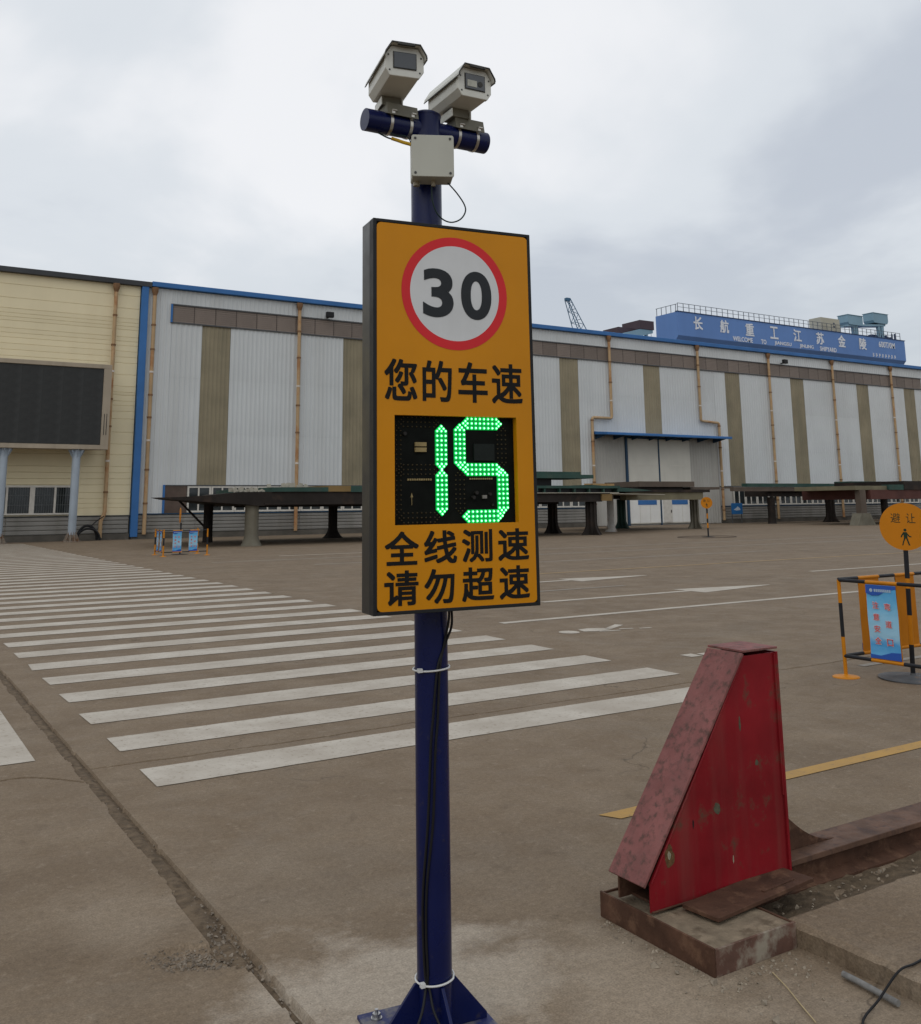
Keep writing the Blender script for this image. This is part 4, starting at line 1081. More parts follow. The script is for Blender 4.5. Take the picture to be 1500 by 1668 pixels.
# cables on the pole
M_CABLE = mat('black_cable', (0.010, 0.010, 0.011), 0.5, var=0.1)
def spline(pts, n=8):
    pts = [Vector(p) for p in pts]; out = []
    for i in range(len(pts) - 1):
        p0, p1, p2, p3 = pts[max(i - 1, 0)], pts[i], pts[i + 1], pts[min(i + 2, len(pts) - 1)]
        for k in range(n):
            t = k / n
            out.append(0.5 * ((2 * p1) + (p2 - p0) * t + (2 * p0 - 5 * p1 + 4 * p2 - p3) * t * t + (3 * p1 - p0 - 3 * p2 + p3) * t ** 3))
    return out + [pts[-1]]
def onpole(x, z, d=0.0):
    r = PR + 0.0045 + d
    x_ = max(-PR * 0.97, min(PR * 0.97, x)); return (x_, -math.sqrt(max(r * r - x_ * x_, 1e-6)), z)
c1 = [(0.040, -0.075, 1.30)] + [(0.047, -0.065, 1.22)] + [onpole(x, z) for x, z in ((0.033, 1.165), (-0.002, 1.088), (-0.019, 0.931), (-0.026, 0.854), (-0.036, 0.626), (-0.048, 0.443), (-0.050, 0.334), (-0.046, 0.189), (-0.036, 0.150))] + [(-0.035, -0.085, 0.10), (-0.010, -0.14, 0.05), (0.05, -0.22, 0.015)]
c2 = [(0.032, -0.075, 1.30)] + [(0.036, -0.068, 1.24)] + [onpole(x, z) for x, z in ((0.026, 1.165), (0.006, 1.088), (-0.004, 0.931), (-0.013, 0.83), (-0.022, 0.626), (-0.040, 0.443), (-0.043, 0.30), (-0.040, 0.189), (-0.045, 0.150))] + [(-0.075, -0.075, 0.10), (-0.14, -0.13, 0.04), (-0.2, -0.24, 0.012)]
for c in (c1, c2): MB().tube(spline(c), 0.0042, 8).build('cable', M_CABLE, sg)
M_TIE = mat('white_cable_tie', (0.62, 0.62, 0.60), 0.4, var=0.05)
for z in (1.079, 0.163):
    tt = MB()
    ring_pts = [((PR + 0.0052 + (0.003 if math.sin(t) < -0.6 else 0)) * math.cos(t), (PR + 0.0052 + (0.003 if math.sin(t) < -0.6 else 0)) * math.sin(t), z + 0.004 * math.cos(t)) for t in [2 * PI * i / 40 for i in range(41)]]
    tt.tube(ring_pts, 0.0032, 6).box(-0.062, -0.048, -0.045, -0.030, z - 0.006, z + 0.006)
    tt.build('cable_tie', M_TIE, sg)

# junction box
jb = thing('junction_box', 'small grey square junction box mounted below the crossbar', 'box', SB, (0, -0.006, PHI))
JM = Matrix.Translation((-0.022, -0.105, 2.783)) @ Matrix.Rotation(-0.30, 4, 'Z')
M_JB = mat('warm_grey_plastic', (0.45, 0.45, 0.39), 0.5, var=0.05, scale=4, streak=0.15, scol=(0.28, 0.27, 0.23))
b_ = MB().prism(rrect(-0.071, 0.071, -0.073, 0.073, 0.006), 'y', -0.035, 0.045, JM).build('box', M_JB, jb, 0.002)
lid = MB().prism(rrect(-0.073, 0.073, -0.075, 0.075, 0.008), 'y', -0.047, -0.0355, JM).build('lid', M_JB, jb, 0.002)
for a in (-0.060, 0.060):
    for c in (-0.062, 0.062):
        s_ = MB().cyl(JM @ Vector((a, -0.049, c)), JM @ Vector((a, -0.0465, c)), 0.0045, None, 10).build('screw', mat('dark_screw', (0.06, 0.06, 0.06), 0.4), lid)
MB().cyl(JM @ Vector((0.005, 0.0, -0.073)), JM @ Vector((0.005, 0.0, -0.094)), 0.0075, None, 10).cyl(JM @ Vector((-0.052, 0.02, -0.073)), JM @ Vector((-0.052, 0.02, -0.088)), 0.012, None, 10).build('cable_gland', mat('brass_gland', (0.34, 0.30, 0.22), 0.4, var=0.1), jb)
M_CABLEG = mat('dark_green_cable', (0.008, 0.022, 0.020), 0.45, var=0.05)
lp = [(0.036, -0.10, 2.715), (0.074, -0.10, 2.678), (0.102, -0.10, 2.640), (0.106, -0.10, 2.613), (0.087, -0.10, 2.584), (0.053, -0.10, 2.569), (0.020, -0.10, 2.576), (-0.005, -0.10, 2.601), (-0.019, -0.10, 2.644), (-0.022, -0.103, 2.70)]
MB().tube(spline(lp), 0.0026, 8).build('cable_loop', M_CABLEG, jb)
MB().tube(spline([(-0.189, -0.02, 2.892), (-0.155, -0.03, 2.874), (-0.131, -0.04, 2.868), (-0.103, -0.05, 2.858), (-0.08, -0.06, 2.845), (-0.07, -0.07, 2.838)]), 0.0028, 6).build('cable', M_CABLEG, jb)
M_YEL = mat('yellow_sleeve', (0.50, 0.30, 0.02), 0.5, var=0.15, scale=30)
MB().tube(spline([(-0.145, -0.035, 2.872), (-0.125, -0.04, 2.866), (-0.105, -0.05, 2.857), (-0.082, -0.06, 2.849), (-0.07, -0.065, 2.838)]), 0.0065, 8).build('yellow_sleeve', M_YEL, jb)
MB().tube(spline([(-0.15, -0.04, 2.89), (-0.13, -0.05, 2.878), (-0.11, -0.055, 2.88), (-0.09, -0.06, 2.872), (-0.08, -0.06, 2.85)]), 0.002, 6).build('cable', M_CABLEG, jb)

# surveillance cameras
M_CAMW = mat('ivory_camera_shell', (0.60, 0.60, 0.545), 0.42, var=0.06, scale=6, streak=0.15, scol=(0.36, 0.35, 0.31))
M_CAMD = mat('dark_visor_edge', (0.055, 0.055, 0.05), 0.6, var=0.15, scale=20)
M_CGLASS = mat('camera_window', (0.030, 0.034, 0.038), 0.08, var=0.15, scale=12, spec=0.8)
M_BRK = mat('olive_grey_bracket', (0.165, 0.155, 0.12), 0.55, var=0.15, scale=12)
M_STEEL = mat('stainless_clamp', (0.50, 0.47, 0.42), 0.32, metal=0.85, var=0.15, scale=20)
def camera_unit(label, fx, fy, fz, yaw, cl, lens):
    t = thing('surveillance_camera', label, 'camera', SB, (0, -0.006, PHI), 'surveillance cameras on the crossbar')
    M_ = Matrix.Translation((fx, fy, fz)) @ Matrix.Rotation(-yaw, 4, 'Z') @ Matrix.Rotation(0.0, 4, 'X')
    # body runs back along +y from the front plate
    prof = [(-0.066, -0.030), (-0.050, -0.054), (0.050, -0.054), (0.066, -0.030), (0.066, 0.018), (0.046, 0.050), (-0.046, 0.050), (-0.066, 0.018)]
    body = MB().prism(prof, 'y', 0.012, 0.235, M_).build('body', M_CAMW, t, 0.002)
    fp = [(a * 1.03, b * 1.03) for a, b in prof]
    front = MB().prism(fp, 'y', -0.004, 0.0115, M_).build('front_plate', M_CAMW, t, 0.0025)
    MB().box(-0.041, 0.041, -0.0065, -0.0042, -0.029, 0.031, M_).build('window_gasket', M_CAMD, front)
    MB().box(-0.038, 0.038, -0.0085, -0.0066, -0.026, 0.028, M_).build('window', M_CGLASS, front)
    if lens:
        MB().box(-0.032, 0.006, -0.0098, -0.0087, -0.018, 0.006, M_).build('lens_hood', mat('pale_lens_block', (0.42, 0.42, 0.36), 0.5, var=0.2, scale=40), front)
        MB().cyl(M_ @ Vector((0.020, -0.0087, -0.004)), M_ @ Vector((0.020, -0.0105, -0.004)), 0.010, None, 16).build('lens', M_CAMD, front)
    for a, b in ((-0.057, -0.036), (0.057, -0.036), (-0.062, 0.018), (0.062, 0.018)):
        MB().cyl(M_ @ Vector((a * 0.93, -0.0055, b)), M_ @ Vector((a * 0.93, -0.0035, b)), 0.0032, None, 8).build('screw', M_CAMD, front)
    # sun shield: pitched sheet wrapped over the top with a front overhang
    so = [(-0.074, 0.010), (-0.072, 0.022), (-0.050, 0.058), (0.050, 0.058), (0.072, 0.022), (0.074, 0.010)]
    si = [(0.0705, 0.010), (0.0690, 0.021), (0.0485, 0.0548), (-0.0485, 0.0548), (-0.0690, 0.021), (-0.0705, 0.010)]
    MB().prism(so + si, 'y', -0.022, 0.252, M_).build('sun_shield', M_CAMW, t)
    so2 = [(a * 1.012, b * 1.012) for a, b in so]
    MB().prism(so2 + si, 'y', -0.0265, -0.0222, M_).build('visor_edge', M_CAMD, t)
    MB().prism([(-0.0755, 0.006), (-0.0742, 0.006), (-0.0742, 0.0102), (-0.0755, 0.0102)], 'y', -0.022, 0.252, M_).prism([(0.0742, 0.006), (0.0755, 0.006), (0.0755, 0.0102), (0.0742, 0.0102)], 'y', -0.022, 0.252, M_).build('shield_lip', M_CAMD, t)
    MB().box(-0.026, 0.026, -0.030, -0.020, 0.0475, 0.0545, M_).cyl(M_ @ Vector((-0.030, -0.027, 0.050)), M_ @ Vector((-0.024, -0.027, 0.050)), 0.0055, None, 10).cyl(M_ @ Vector((0.024, -0.027, 0.050)), M_ @ Vector((0.030, -0.027, 0.050)), 0.0055, None, 10).build('hinge', M_CAMD, t)
    # mount: neck block, side cheeks, tilted plate and two band clamps on the bar
    yb = -fy                      # distance from front back to the bar
    neck = MB().box(-0.036, 0.036, yb - 0.035, yb + 0.035, -0.088, -0.0545, M_).build('neck', M_BRK, t, 0.002)
    MB().box(-0.0395, -0.0365, yb - 0.045, yb + 0.045, -0.092, -0.062, M_).box(0.0365, 0.0395, yb - 0.045, yb + 0.045, -0.092, -0.062, M_).build('cheek', M_CAMW, neck)
    cb_ = Vector((0, 0, BZ)) + bd * cl
    BM = Matrix.Translation(cb_) @ Matrix.Rotation(BANG, 4, 'Z')
    plate_ = MB().prism([(-0.050, 0.018), (-0.047, 0.018), (-0.037, 0.060), (0.045, 0.052), (0.045, 0.055), (-0.040, 0.0635)], 'x', -0.060, 0.060, BM).prism([(-0.046, 0.02), (0.03, 0.052), (-0.036, 0.058)], 'x', -0.060, -0.057, BM)
    plate_.build('mount_plate', M_BRK, t)
    for dx in (-0.038, 0.038):
        cc = cb_ + bd * dx
        cl_ = MB().cyl(cc - bd * 0.0055, cc + bd * 0.0055, 0.0418, None, 36).build('band_clamp', M_STEEL, t)
        MB().box(dx - 0.006, dx + 0.006, -0.050, -0.036, 0.022, 0.036, BM).cyl(BM @ Vector((dx - 0.004, -0.05, 0.034)), BM @ Vector((dx + 0.012, -0.05, 0.034)), 0.004, None, 8).build('clamp_screw', M_STEEL, cl_)
    return t
camera_unit('left ivory surveillance camera with blank dark window, on the crossbar', -0.157, -0.200, 3.082, 0.078, -0.114, False)
camera_unit('right ivory surveillance camera with pale lens block in its window', 0.131, -0.140, 3.080, -0.077, 0.160, True)

# ------------------------------------------------------------------ red buffer stop with its concrete footing and rail beam
M_REDP = mat('worn_red_paint', (0.205, 0.009, 0.014), 0.42, var=0.25, scale=3.5, streak=0.5, scol=(0.17, 0.07, 0.055), rust=0.22, spec=0.16, rcol=(0.085, 0.055, 0.035), rscale=7, bump=0.05, bscale=25)
M_REDF = mat('faded_red_paint', (0.225, 0.085, 0.076), 0.62, var=0.22, scale=7, streak=0.3, scol=(0.15, 0.08, 0.07), rust=0.50, rcol=(0.095, 0.05, 0.04), rscale=30, bump=0.35, bscale=60)
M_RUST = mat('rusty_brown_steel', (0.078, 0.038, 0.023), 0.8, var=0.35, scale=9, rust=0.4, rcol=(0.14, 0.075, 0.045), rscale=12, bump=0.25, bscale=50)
M_RAILTOP = mat('worn_rail_top', (0.115, 0.064, 0.042), 0.65, var=0.3, scale=9, rust=0.35, rcol=(0.06, 0.035, 0.028), rscale=14, bump=0.15, bscale=60)
M_FOOT = mat('rough_footing_concrete', (0.215, 0.168, 0.115), 0.95, var=0.3, scale=14, bump=0.8, bscale=45, rust=0.3, rcol=(0.12, 0.088, 0.058), rscale=10)
bsx = thing('buffer_stop', 'red steel wedge shaped buffer stop on a rusty framed concrete footing', 'buffer', (2.62, 2.94, 0))
def rp(mb_, name, m, parent=None, bevel=0.0):
    mb_.v = [(x - 2.62, y - 2.94, z) for x, y, z in mb_.v]; return mb_.build(name, m, parent or bsx, bevel)
ZB = 0.088
side_poly = [(2.640, ZB), (3.400, ZB), (3.400, 0.962), (3.214, 0.962), (2.640, 0.190)]
rp(MB().prism(side_poly, 'y', 2.940, 2.950), 'side_plate', M_REDP, bevel=0.0015)
rp(MB().prism(side_poly, 'y', 3.118, 3.128), 'side_plate', M_RUST, bevel=0.0015)  # far plate: dark rust colour stands in for shade inside the wedge
dirv = Vector((3.207 - 2.612, 0, 0.966 - 0.188)).normalized(); nrm = Vector((-dirv.z, 0, dirv.x))
a0 = Vector((2.608, 0, 0.182)); a1 = Vector((3.210, 0, 0.969)); th = 0.012
rp(MB().prism([(a0.x, a0.z), (a1.x, a1.z), (a1.x + nrm.x * th, a1.z + nrm.z * th), (a0.x + nrm.x * th, a0.z + nrm.z * th)], 'y', 2.934, 3.134), 'slanted_plate', M_REDF, bevel=0.002)
rp(MB().box(3.206, 3.416, 2.932, 3.136, 0.9765, 0.986), 'top_plate', M_REDF, bevel=0.002)
rp(MB().tube([(2.645 + (3.21 - 2.645) * t, 2.9385 + 0.0012 * math.sin(t * 140), 0.193 + (0.962 - 0.193) * t) for t in [i / 60 for i in range(61)]], 0.0035, 6), 'weld_bead', M_REDP)
rp(MB().tube([(2.64 + 0.76 * t, 2.9375 + 0.001 * math.sin(t * 150), ZB + 0.004) for t in [i / 60 for i in range(61)]], 0.004, 6), 'weld_bead', M_RUST)
rp(MB().box(3.4005, 3.414, 2.930, 3.138, ZB, 0.9655), 'back_plate', M_REDP, bevel=0.0015)
rp(MB().box(3.392, 3.4003, 2.9320, 2.9398, ZB + 0.3, 0.958), 'edge_bead', M_REDP)
rp(MB().box(2.70, 3.38, 2.951, 3.117, ZB, ZB + 0.01), 'floor_plate', M_RUST)
# touched-up spots and scabs in the paint of the near side
def patch(cx_, cz_, rx, rz, m, y, seed):
    pts = [(cx_ + rx * (1 + 0.35 * fn(math.cos(t), math.sin(t), 1.6, seed)) * math.cos(t), cz_ + rz * (1 + 0.35 * fn(math.cos(t), math.sin(t), 1.6, seed)) * math.sin(t)) for t in [2 * PI * i / 22 for i in range(22)]]
    rp(MB().prism(pts, 'y', y - 0.0006, y), 'paint_patch', m)
M_SPOTG = mat('grey_green_spot', (0.085, 0.080, 0.052), 0.7, var=0.3, scale=60)
M_SPOTO = mat('ochre_scab', (0.12, 0.065, 0.028), 0.8, var=0.35, scale=60, bump=0.4, bscale=120)
M_SPOTW = mat('pale_scab', (0.30, 0.27, 0.19), 0.8, var=0.3, scale=60)
patch(2.742, 0.268, 0.024, 0.038, M_SPOTO, 2.9400, 1.0); patch(2.740, 0.272, 0.008, 0.016, M_SPOTW, 2.9393, 2.0)
patch(3.011, 0.395, 0.018, 0.022, M_SPOTG, 2.9400, 3.0); patch(3.253, 0.534, 0.009, 0.011, M_SPOTG, 2.9400, 4.0)
patch(3.085, 0.195, 0.003, 0.014, M_SPOTW, 2.9400, 5.0); patch(3.166, 0.70, 0.005, 0.030, M_SPOTG, 2.9400, 6.0); patch(2.875, 0.362, 0.004, 0.016, M_BLACK, 2.9400, 7.0)
# steel foot plates
M_ = Matrix.Translation((3.08, 2.855, 0.0)) @ Matrix.Rotation(0.10, 4, 'Z')
rp(MB().box(-0.31, 0.30, -0.085, 0.083, 0.0935, 0.1085, M_), 'foot_plate', M_RUST, bevel=0.002)
rp(MB().box(0.02, 0.22, -0.05, -0.035, 0.109, 0.113, M_), 'weld_bead', M_RUST)
# concrete footing in a steel frame
fo = thing('footing', 'square concrete footing edged in rusty steel under the red buffer stop', 'footing', (2.62, 2.61, 0))
def fp_(mb_, name, m, bevel=0.0):
    mb_.v = [(x - 2.62, y - 2.61, z) for x, y, z in mb_.v]; return mb_.build(name, m, fo, bevel)
n_ = 26; vs = []
for j in range(n_ + 1):
    for i in range(n_ + 1):
        x = 2.622 + 0.404 * i / n_; y = 2.614 + 0.586 * j / n_
        vs.append((x, y, 0.080 + 0.004 * fn(x, y, 25, 3)))
mbf = MB().add(vs, [(j * (n_ + 1) + i, j * (n_ + 1) + i + 1, (j + 1) * (n_ + 1) + i + 1, (j + 1) * (n_ + 1) + i) for j in range(n_) for i in range(n_)], True)
fp_(mbf, 'concrete', M_FOOT)
fp_(MB().box(2.612, 2.622, 2.606, 3.206, 0, 0.092), 'steel_edge', M_RUST, 0.0015)
fp_(MB().box(2.6225, 3.034, 2.604, 2.614, 0, 0.087), 'steel_edge', mat('flaking_steel_edge', (0.115, 0.062, 0.045), 0.85, var=0.3, scale=8, rust=0.5, rcol=(0.30, 0.265, 0.205), rscale=7, bump=0.3, bscale=40), 0.0015)
fp_(MB().box(3.026, 3.036, 2.6145, 3.206, 0, 0.084), 'steel_edge', M_RUST, 0.0015)
fp_(MB().box(2.6225, 3.0255, 3.198, 3.206, 0, 0.088), 'steel_edge', M_RUST, 0.0015)
# rail beam running off to the right
rb = thing('rail_beam', 'rusty brown steel rail beam running right from the red buffer stop', 'rail', (3.42, 3.03, 0))
def rbp(mb_, name, m, bevel=0.0):
    mb_.v = [(x - 3.42, y - 3.03, z) for x, y, z in mb_.v]; return mb_.build(name, m, rb, bevel)
rbp(MB().box(3.42, 22, 2.945, 3.125, 0.098, 0.122), 'top_flange', M_RAILTOP, 0.003)
rbp(MB().box(3.04, 22, 2.985, 3.085, 0.004, 0.0978), 'web', M_RUST)
rbp(MB().prism([(2.925, 0.0), (3.145, 0.0), (3.145, 0.012), (3.08, 0.030), (2.99, 0.030), (2.925, 0.012)], 'x', 3.04, 22), 'bottom_flange', M_RUST, 0.002)
cv = [(3.416, 0.123)] + [(3.416 + 0.40 * t, 0.123 + 0.235 * (1 - t) ** 2.0) for t in [i / 10 for i in range(11)]][0:]
cv = [(3.416, 0.1225), (3.416, 0.358)] + [(3.416 + 0.40 * t, 0.123 + 0.235 * (1 - t) ** 1.9) for t in [i / 10 for i in range(1, 11)]]
rbp(MB().prism(cv, 'y', 3.026, 3.044), 'web_brace', M_RUST, 0.001)
# raised concrete slab beside the rail
n1, n2 = 60, 40
sv = []
sx = [3.036 + 0.03 * i for i in range(40)] + [4.3 + 0.5 * i for i in range(36)]
sy = [2.675 - 0.022 * j for j in range(60)] + [1.34 - 0.5 * j for j in range(10)]
def slab_z(x, y): return 0.076 + 0.003 * fn(x, y, 6, 2) + 0.0025 * fn(x, y, 30, 4)
def edge_x(y): return 0.012 * fn(0, y, 9, 2) + 0.008 * fn(0, y, 30, 5)
def edge_y(x): return 0.012 * fn(x, 0, 7, 3) + 0.006 * fn(x, 0, 30, 6)
mbs = MB(); k1 = len(sx)
top = [(x + (edge_x(y) if i == 0 else 0), y + (edge_y(x) if j == 0 else 0), slab_z(x, y) - (0.012 if (i == 0 or j == 0) else 0)) for j, y in enumerate(sy) for i, x in enumerate(sx)]
mbs.add(top, [(j * k1 + i, (j + 1) * k1 + i, (j + 1) * k1 + i + 1, j * k1 + i + 1) for j in range(len(sy) - 1) for i in range(k1 - 1)])
low = [(sx[0] + edge_x(y) + 0.004, y, -0.003) for y in sy]; hi = [top[j * k1] for j in range(len(sy))]
ms = len(sy); mid = [((a[0] + b[0]) / 2 + 0.01 * fn(0, a[1], 20, 7), a[1], 0.035) for a, b in zip(low, hi)]
mbs.add(hi + mid + low, [(i, ms + i, ms + i + 1, i + 1)[::-1] for i in range(ms - 1)] + [(ms + i, 2 * ms + i, 2 * ms + i + 1, ms + i + 1)[::-1] for i in range(ms - 1)])
lo2 = [(x, sy[0] + edge_y(x) + 0.004, -0.003) for x in sx]; h2 = top[:k1]
mbs.add(h2 + lo2, [(i, i + 1, k1 + i + 1, k1 + i)[::-1] for i in range(k1 - 1)])
slab = mbs.build('raised_slab', M_GROUND); tag(slab, kind='structure')
# soil and gravel between rail and slab
M_SOIL = mat('brown_soil', (0.105, 0.076, 0.048), 0.98, var=0.35, scale=20, bump=0.9, bscale=50, rust=0.3, rcol=(0.15, 0.112, 0.072), rscale=16)
mbt = MB(); tx = frange(3.03, 6.0, 0.03) + frange(6, 22, 0.5); ty = [2.63 + 0.037 * j for j in range(9)]; kt = len(tx)
mbt.add([(x, y, 0.006 + 0.045 * max(0, 1 - j / 5) + 0.012 * fn(x, y, 11, 5) + 0.008 * fn(x, y, 34, 6)) for j, y in enumerate(ty) for x in tx], [(j * kt + i, j * kt + i + 1, (j + 1) * kt + i + 1, (j + 1) * kt + i) for j in range(8) for i in range(kt - 1)], True)
tag(mbt.build('soil_strip', M_SOIL), 'strip of brown soil between the rail beam and raised slab', 'soil', kind='stuff')

# loose stones
def stones(spots, name, label, material):
    mb_ = MB()
    for x, y, z, r in spots:
        M_ = Matrix.Translation((x, y, z)) @ Matrix.Rotation(random.random() * 6.28, 4, 'Z') @ Matrix.Rotation(random.random() * 3, 4, 'X')
        sx_, sy_, sz_ = r * random.uniform(0.7, 1.3), r * random.uniform(0.7, 1.3), r * random.uniform(0.5, 0.9)
        vs = [(sx_, 0, 0), (-sx_, 0, 0), (0, sy_, 0), (0, -sy_, 0), (0, 0, sz_), (0, 0, -sz_), (sx_ * .6, sy_ * .6, sz_ * .55), (-sx_ * .6, -sy_ * .55, sz_ * .6)]
        vs = [M_ @ (Vector(v) * random.uniform(0.8, 1.15)) for v in vs]
        mb_.add(vs, [(0, 6, 4), (0, 2, 6), (2, 4, 6), (2, 1, 4), (1, 7, 4), (1, 3, 7), (3, 4, 7), (3, 0, 4), (2, 0, 5), (1, 2, 5), (3, 1, 5), (0, 3, 5)])
    return tag(mb_.build(name, material), label, 'gravel', kind='stuff')
M_STONE = mat('pale_gravel', (0.20, 0.165, 0.128), 0.9, var=0.45, scale=25)
sp_ = []
for k in range(170):      # along the joint, thickest at the hollow
    y = random.gauss(3.85, 0.22) if random.random() < 0.75 else random.uniform(2.4, 6.5)
    x = random.uniform(joint_left(y), JX1 + 0.01)
    sp_.append((x, y, -0.012, random.uniform(0.003, 0.009)))
for k in range(420):
    u_, v_ = random.gauss(0, 0.45), random.gauss(0, 0.45)
    if u_ * u_ + v_ * v_ > 1: continue
    x = 1.17 + 0.19 * u_; y = 3.74 - 0.35 * 0.19 * u_ + 0.13 * v_
    sp_.append((x, y, ground_z(x, y) + 0.001, random.uniform(0.002, 0.008)))
for k in range(90):
    sp_.append((random.uniform(0.8, 1.9), random.uniform(2.6, 5.0), 0.001, random.uniform(0.0012, 0.0035)))
stones(sp_, 'joint_gravel', 'loose gravel and chips along the slab joint and hollow', M_STONE)
sp_ = []
for k in range(160):
    if random.random() < 0.5: sp_.append((2.60 - abs(random.gauss(0, 0.035)), random.uniform(2.6, 3.15), 0.001, random.uniform(0.002, 0.008)))
    else: sp_.append((random.uniform(2.45, 3.0), 2.59 - abs(random.gauss(0, 0.10)), 0.001, random.uniform(0.002, 0.009)))
for x, y, r in ((2.50, 2.78, 0.024), (2.53, 2.70, 0.013), (2.58, 2.58, 0.020), (2.62, 2.40, 0.013), (2.66, 2.41, 0.010), (2.56, 2.30, 0.018), (2.60, 2.27, 0.012)): sp_.append((x, y, 0.004, r))
for k in range(90): sp_.append((random.uniform(3.05, 4.4), random.uniform(2.64, 2.88), 0.020, random.uniform(0.003, 0.010)))
for k in range(70): sp_.append((random.uniform(2.5, 3.03), random.uniform(2.15, 2.6), 0.001, random.uniform(0.0015, 0.005)))
stones(sp_, 'footing_rubble', 'crumbled concrete chips around the footing and rail', mat('pale_concrete_chips', (0.27, 0.225, 0.17), 0.9, var=0.4, scale=25))
# small litter
lt = MB().tube([(2.975, 2.365, 0.016), (2.97, 2.30, 0.017), (2.955, 2.145, 0.016)], 0.0105, 10)
tag(lt.build('pipe_offcut', mat('grey_plastic_pipe', (0.19, 0.185, 0.175), 0.7, var=0.25, scale=30)), 'short grey pipe offcut lying against the raised slab', 'pipe')
lt = MB().tube(spline([(2.66, 2.05, 0.008), (2.78, 2.15, 0.008), (2.90, 2.175, 0.03), (3.02, 2.18, 0.082), (3.13, 2.183, 0.083), (3.4, 2.22, 0.083)]), 0.0038, 8)
tag(lt.build('loose_cable', M_CABLE), 'black loose cable crossing the raised slab edge at bottom right', 'cable')
lt = MB().tube(spline([(2.80, 2.517, 0.006), (2.755, 2.42, 0.008), (2.71, 2.33, 0.005), (2.658, 2.23, 0.006)]), 0.0022, 6)
tag(lt.build('straw_stalk', mat('dry_straw', (0.42, 0.33, 0.19), 0.8)), 'thin dry straw stalk on the concrete before the footing', 'straw')

# ------------------------------------------------------------------ safety barriers and round yield signs
M_ORANGE = mat('orange_steel_paint', (0.52, 0.19, 0.006), 0.45, var=0.10, scale=6)
M_BPAINT = mat('black_steel_paint', (0.014, 0.015, 0.018), 0.45, var=0.15, scale=6)
M_OBACK = mat('orange_banner_back', (0.47, 0.165, 0.004), 0.5, var=0.10, scale=3, bump=0.1, bscale=6)
def banner_material():
    m = bpy.data.materials.new('blue_banner_print'); m.use_nodes = True
    n, l = m.node_tree.nodes, m.node_tree.links; b = n['Principled BSDF']; b.inputs['Roughness'].default_value = 0.5
    tc = n.new('ShaderNodeTexCoord'); sp3 = n.new('ShaderNodeSeparateXYZ'); l.new(tc.outputs['Generated'], sp3.inputs[0])
    tn = n.new('ShaderNodeTexNoise'); tn.inputs['Scale'].default_value = 3; tn.inputs['Detail'].default_value = 4; l.new(tc.outputs['Generated'], tn.inputs['Vector'])
    ad = n.new('ShaderNodeMath'); ad.operation = 'MULTIPLY_ADD'; ad.inputs[1].default_value = 0.22; l.new(tn.outputs['Fac'], ad.inputs[0]); l.new(sp3.outputs['Z'], ad.inputs[2])
    rp_ = n.new('ShaderNodeValToRGB'); cr_ = rp_.color_ramp
    stops = [(0.11, (0.04, 0.14, 0.47)), (0.14, (0.12, 0.40, 0.68)), (0.30, (0.06, 0.31, 0.62)), (0.42, (0.30, 0.52, 0.66)), (0.62, (0.26, 0.52, 0.70)), (0.85, (0.13, 0.43, 0.68)), (1.0, (0.08, 0.36, 0.66))]
    cr_.elements[0].position, cr_.elements[0].color = stops[0][0], (*stops[0][1], 1)
    cr_.elements[1].position, cr_.elements[1].color = stops[-1][0], (*stops[-1][1], 1)
    for p_, c_ in stops[1:-1]: cr_.elements.new(p_).color = (*c_, 1)
    l.new(ad.outputs[0], rp_.inputs[0]); l.new(rp_.outputs[0], b.inputs['Base Color'])
    return m
M_BANNER = banner_material()
M_BHEAD = mat('banner_header_blue', (0.025, 0.09, 0.38), 0.5, var=0.05)
M_BLOGO = mat('banner_header_print', (0.35, 0.45, 0.55), 0.5, var=0)
M_BRED = mat('banner_red_print', (0.55, 0.06, 0.06), 0.5, var=0)
M_BWHITE = mat('banner_white_outline', (0.62, 0.66, 0.70), 0.5, var=0)
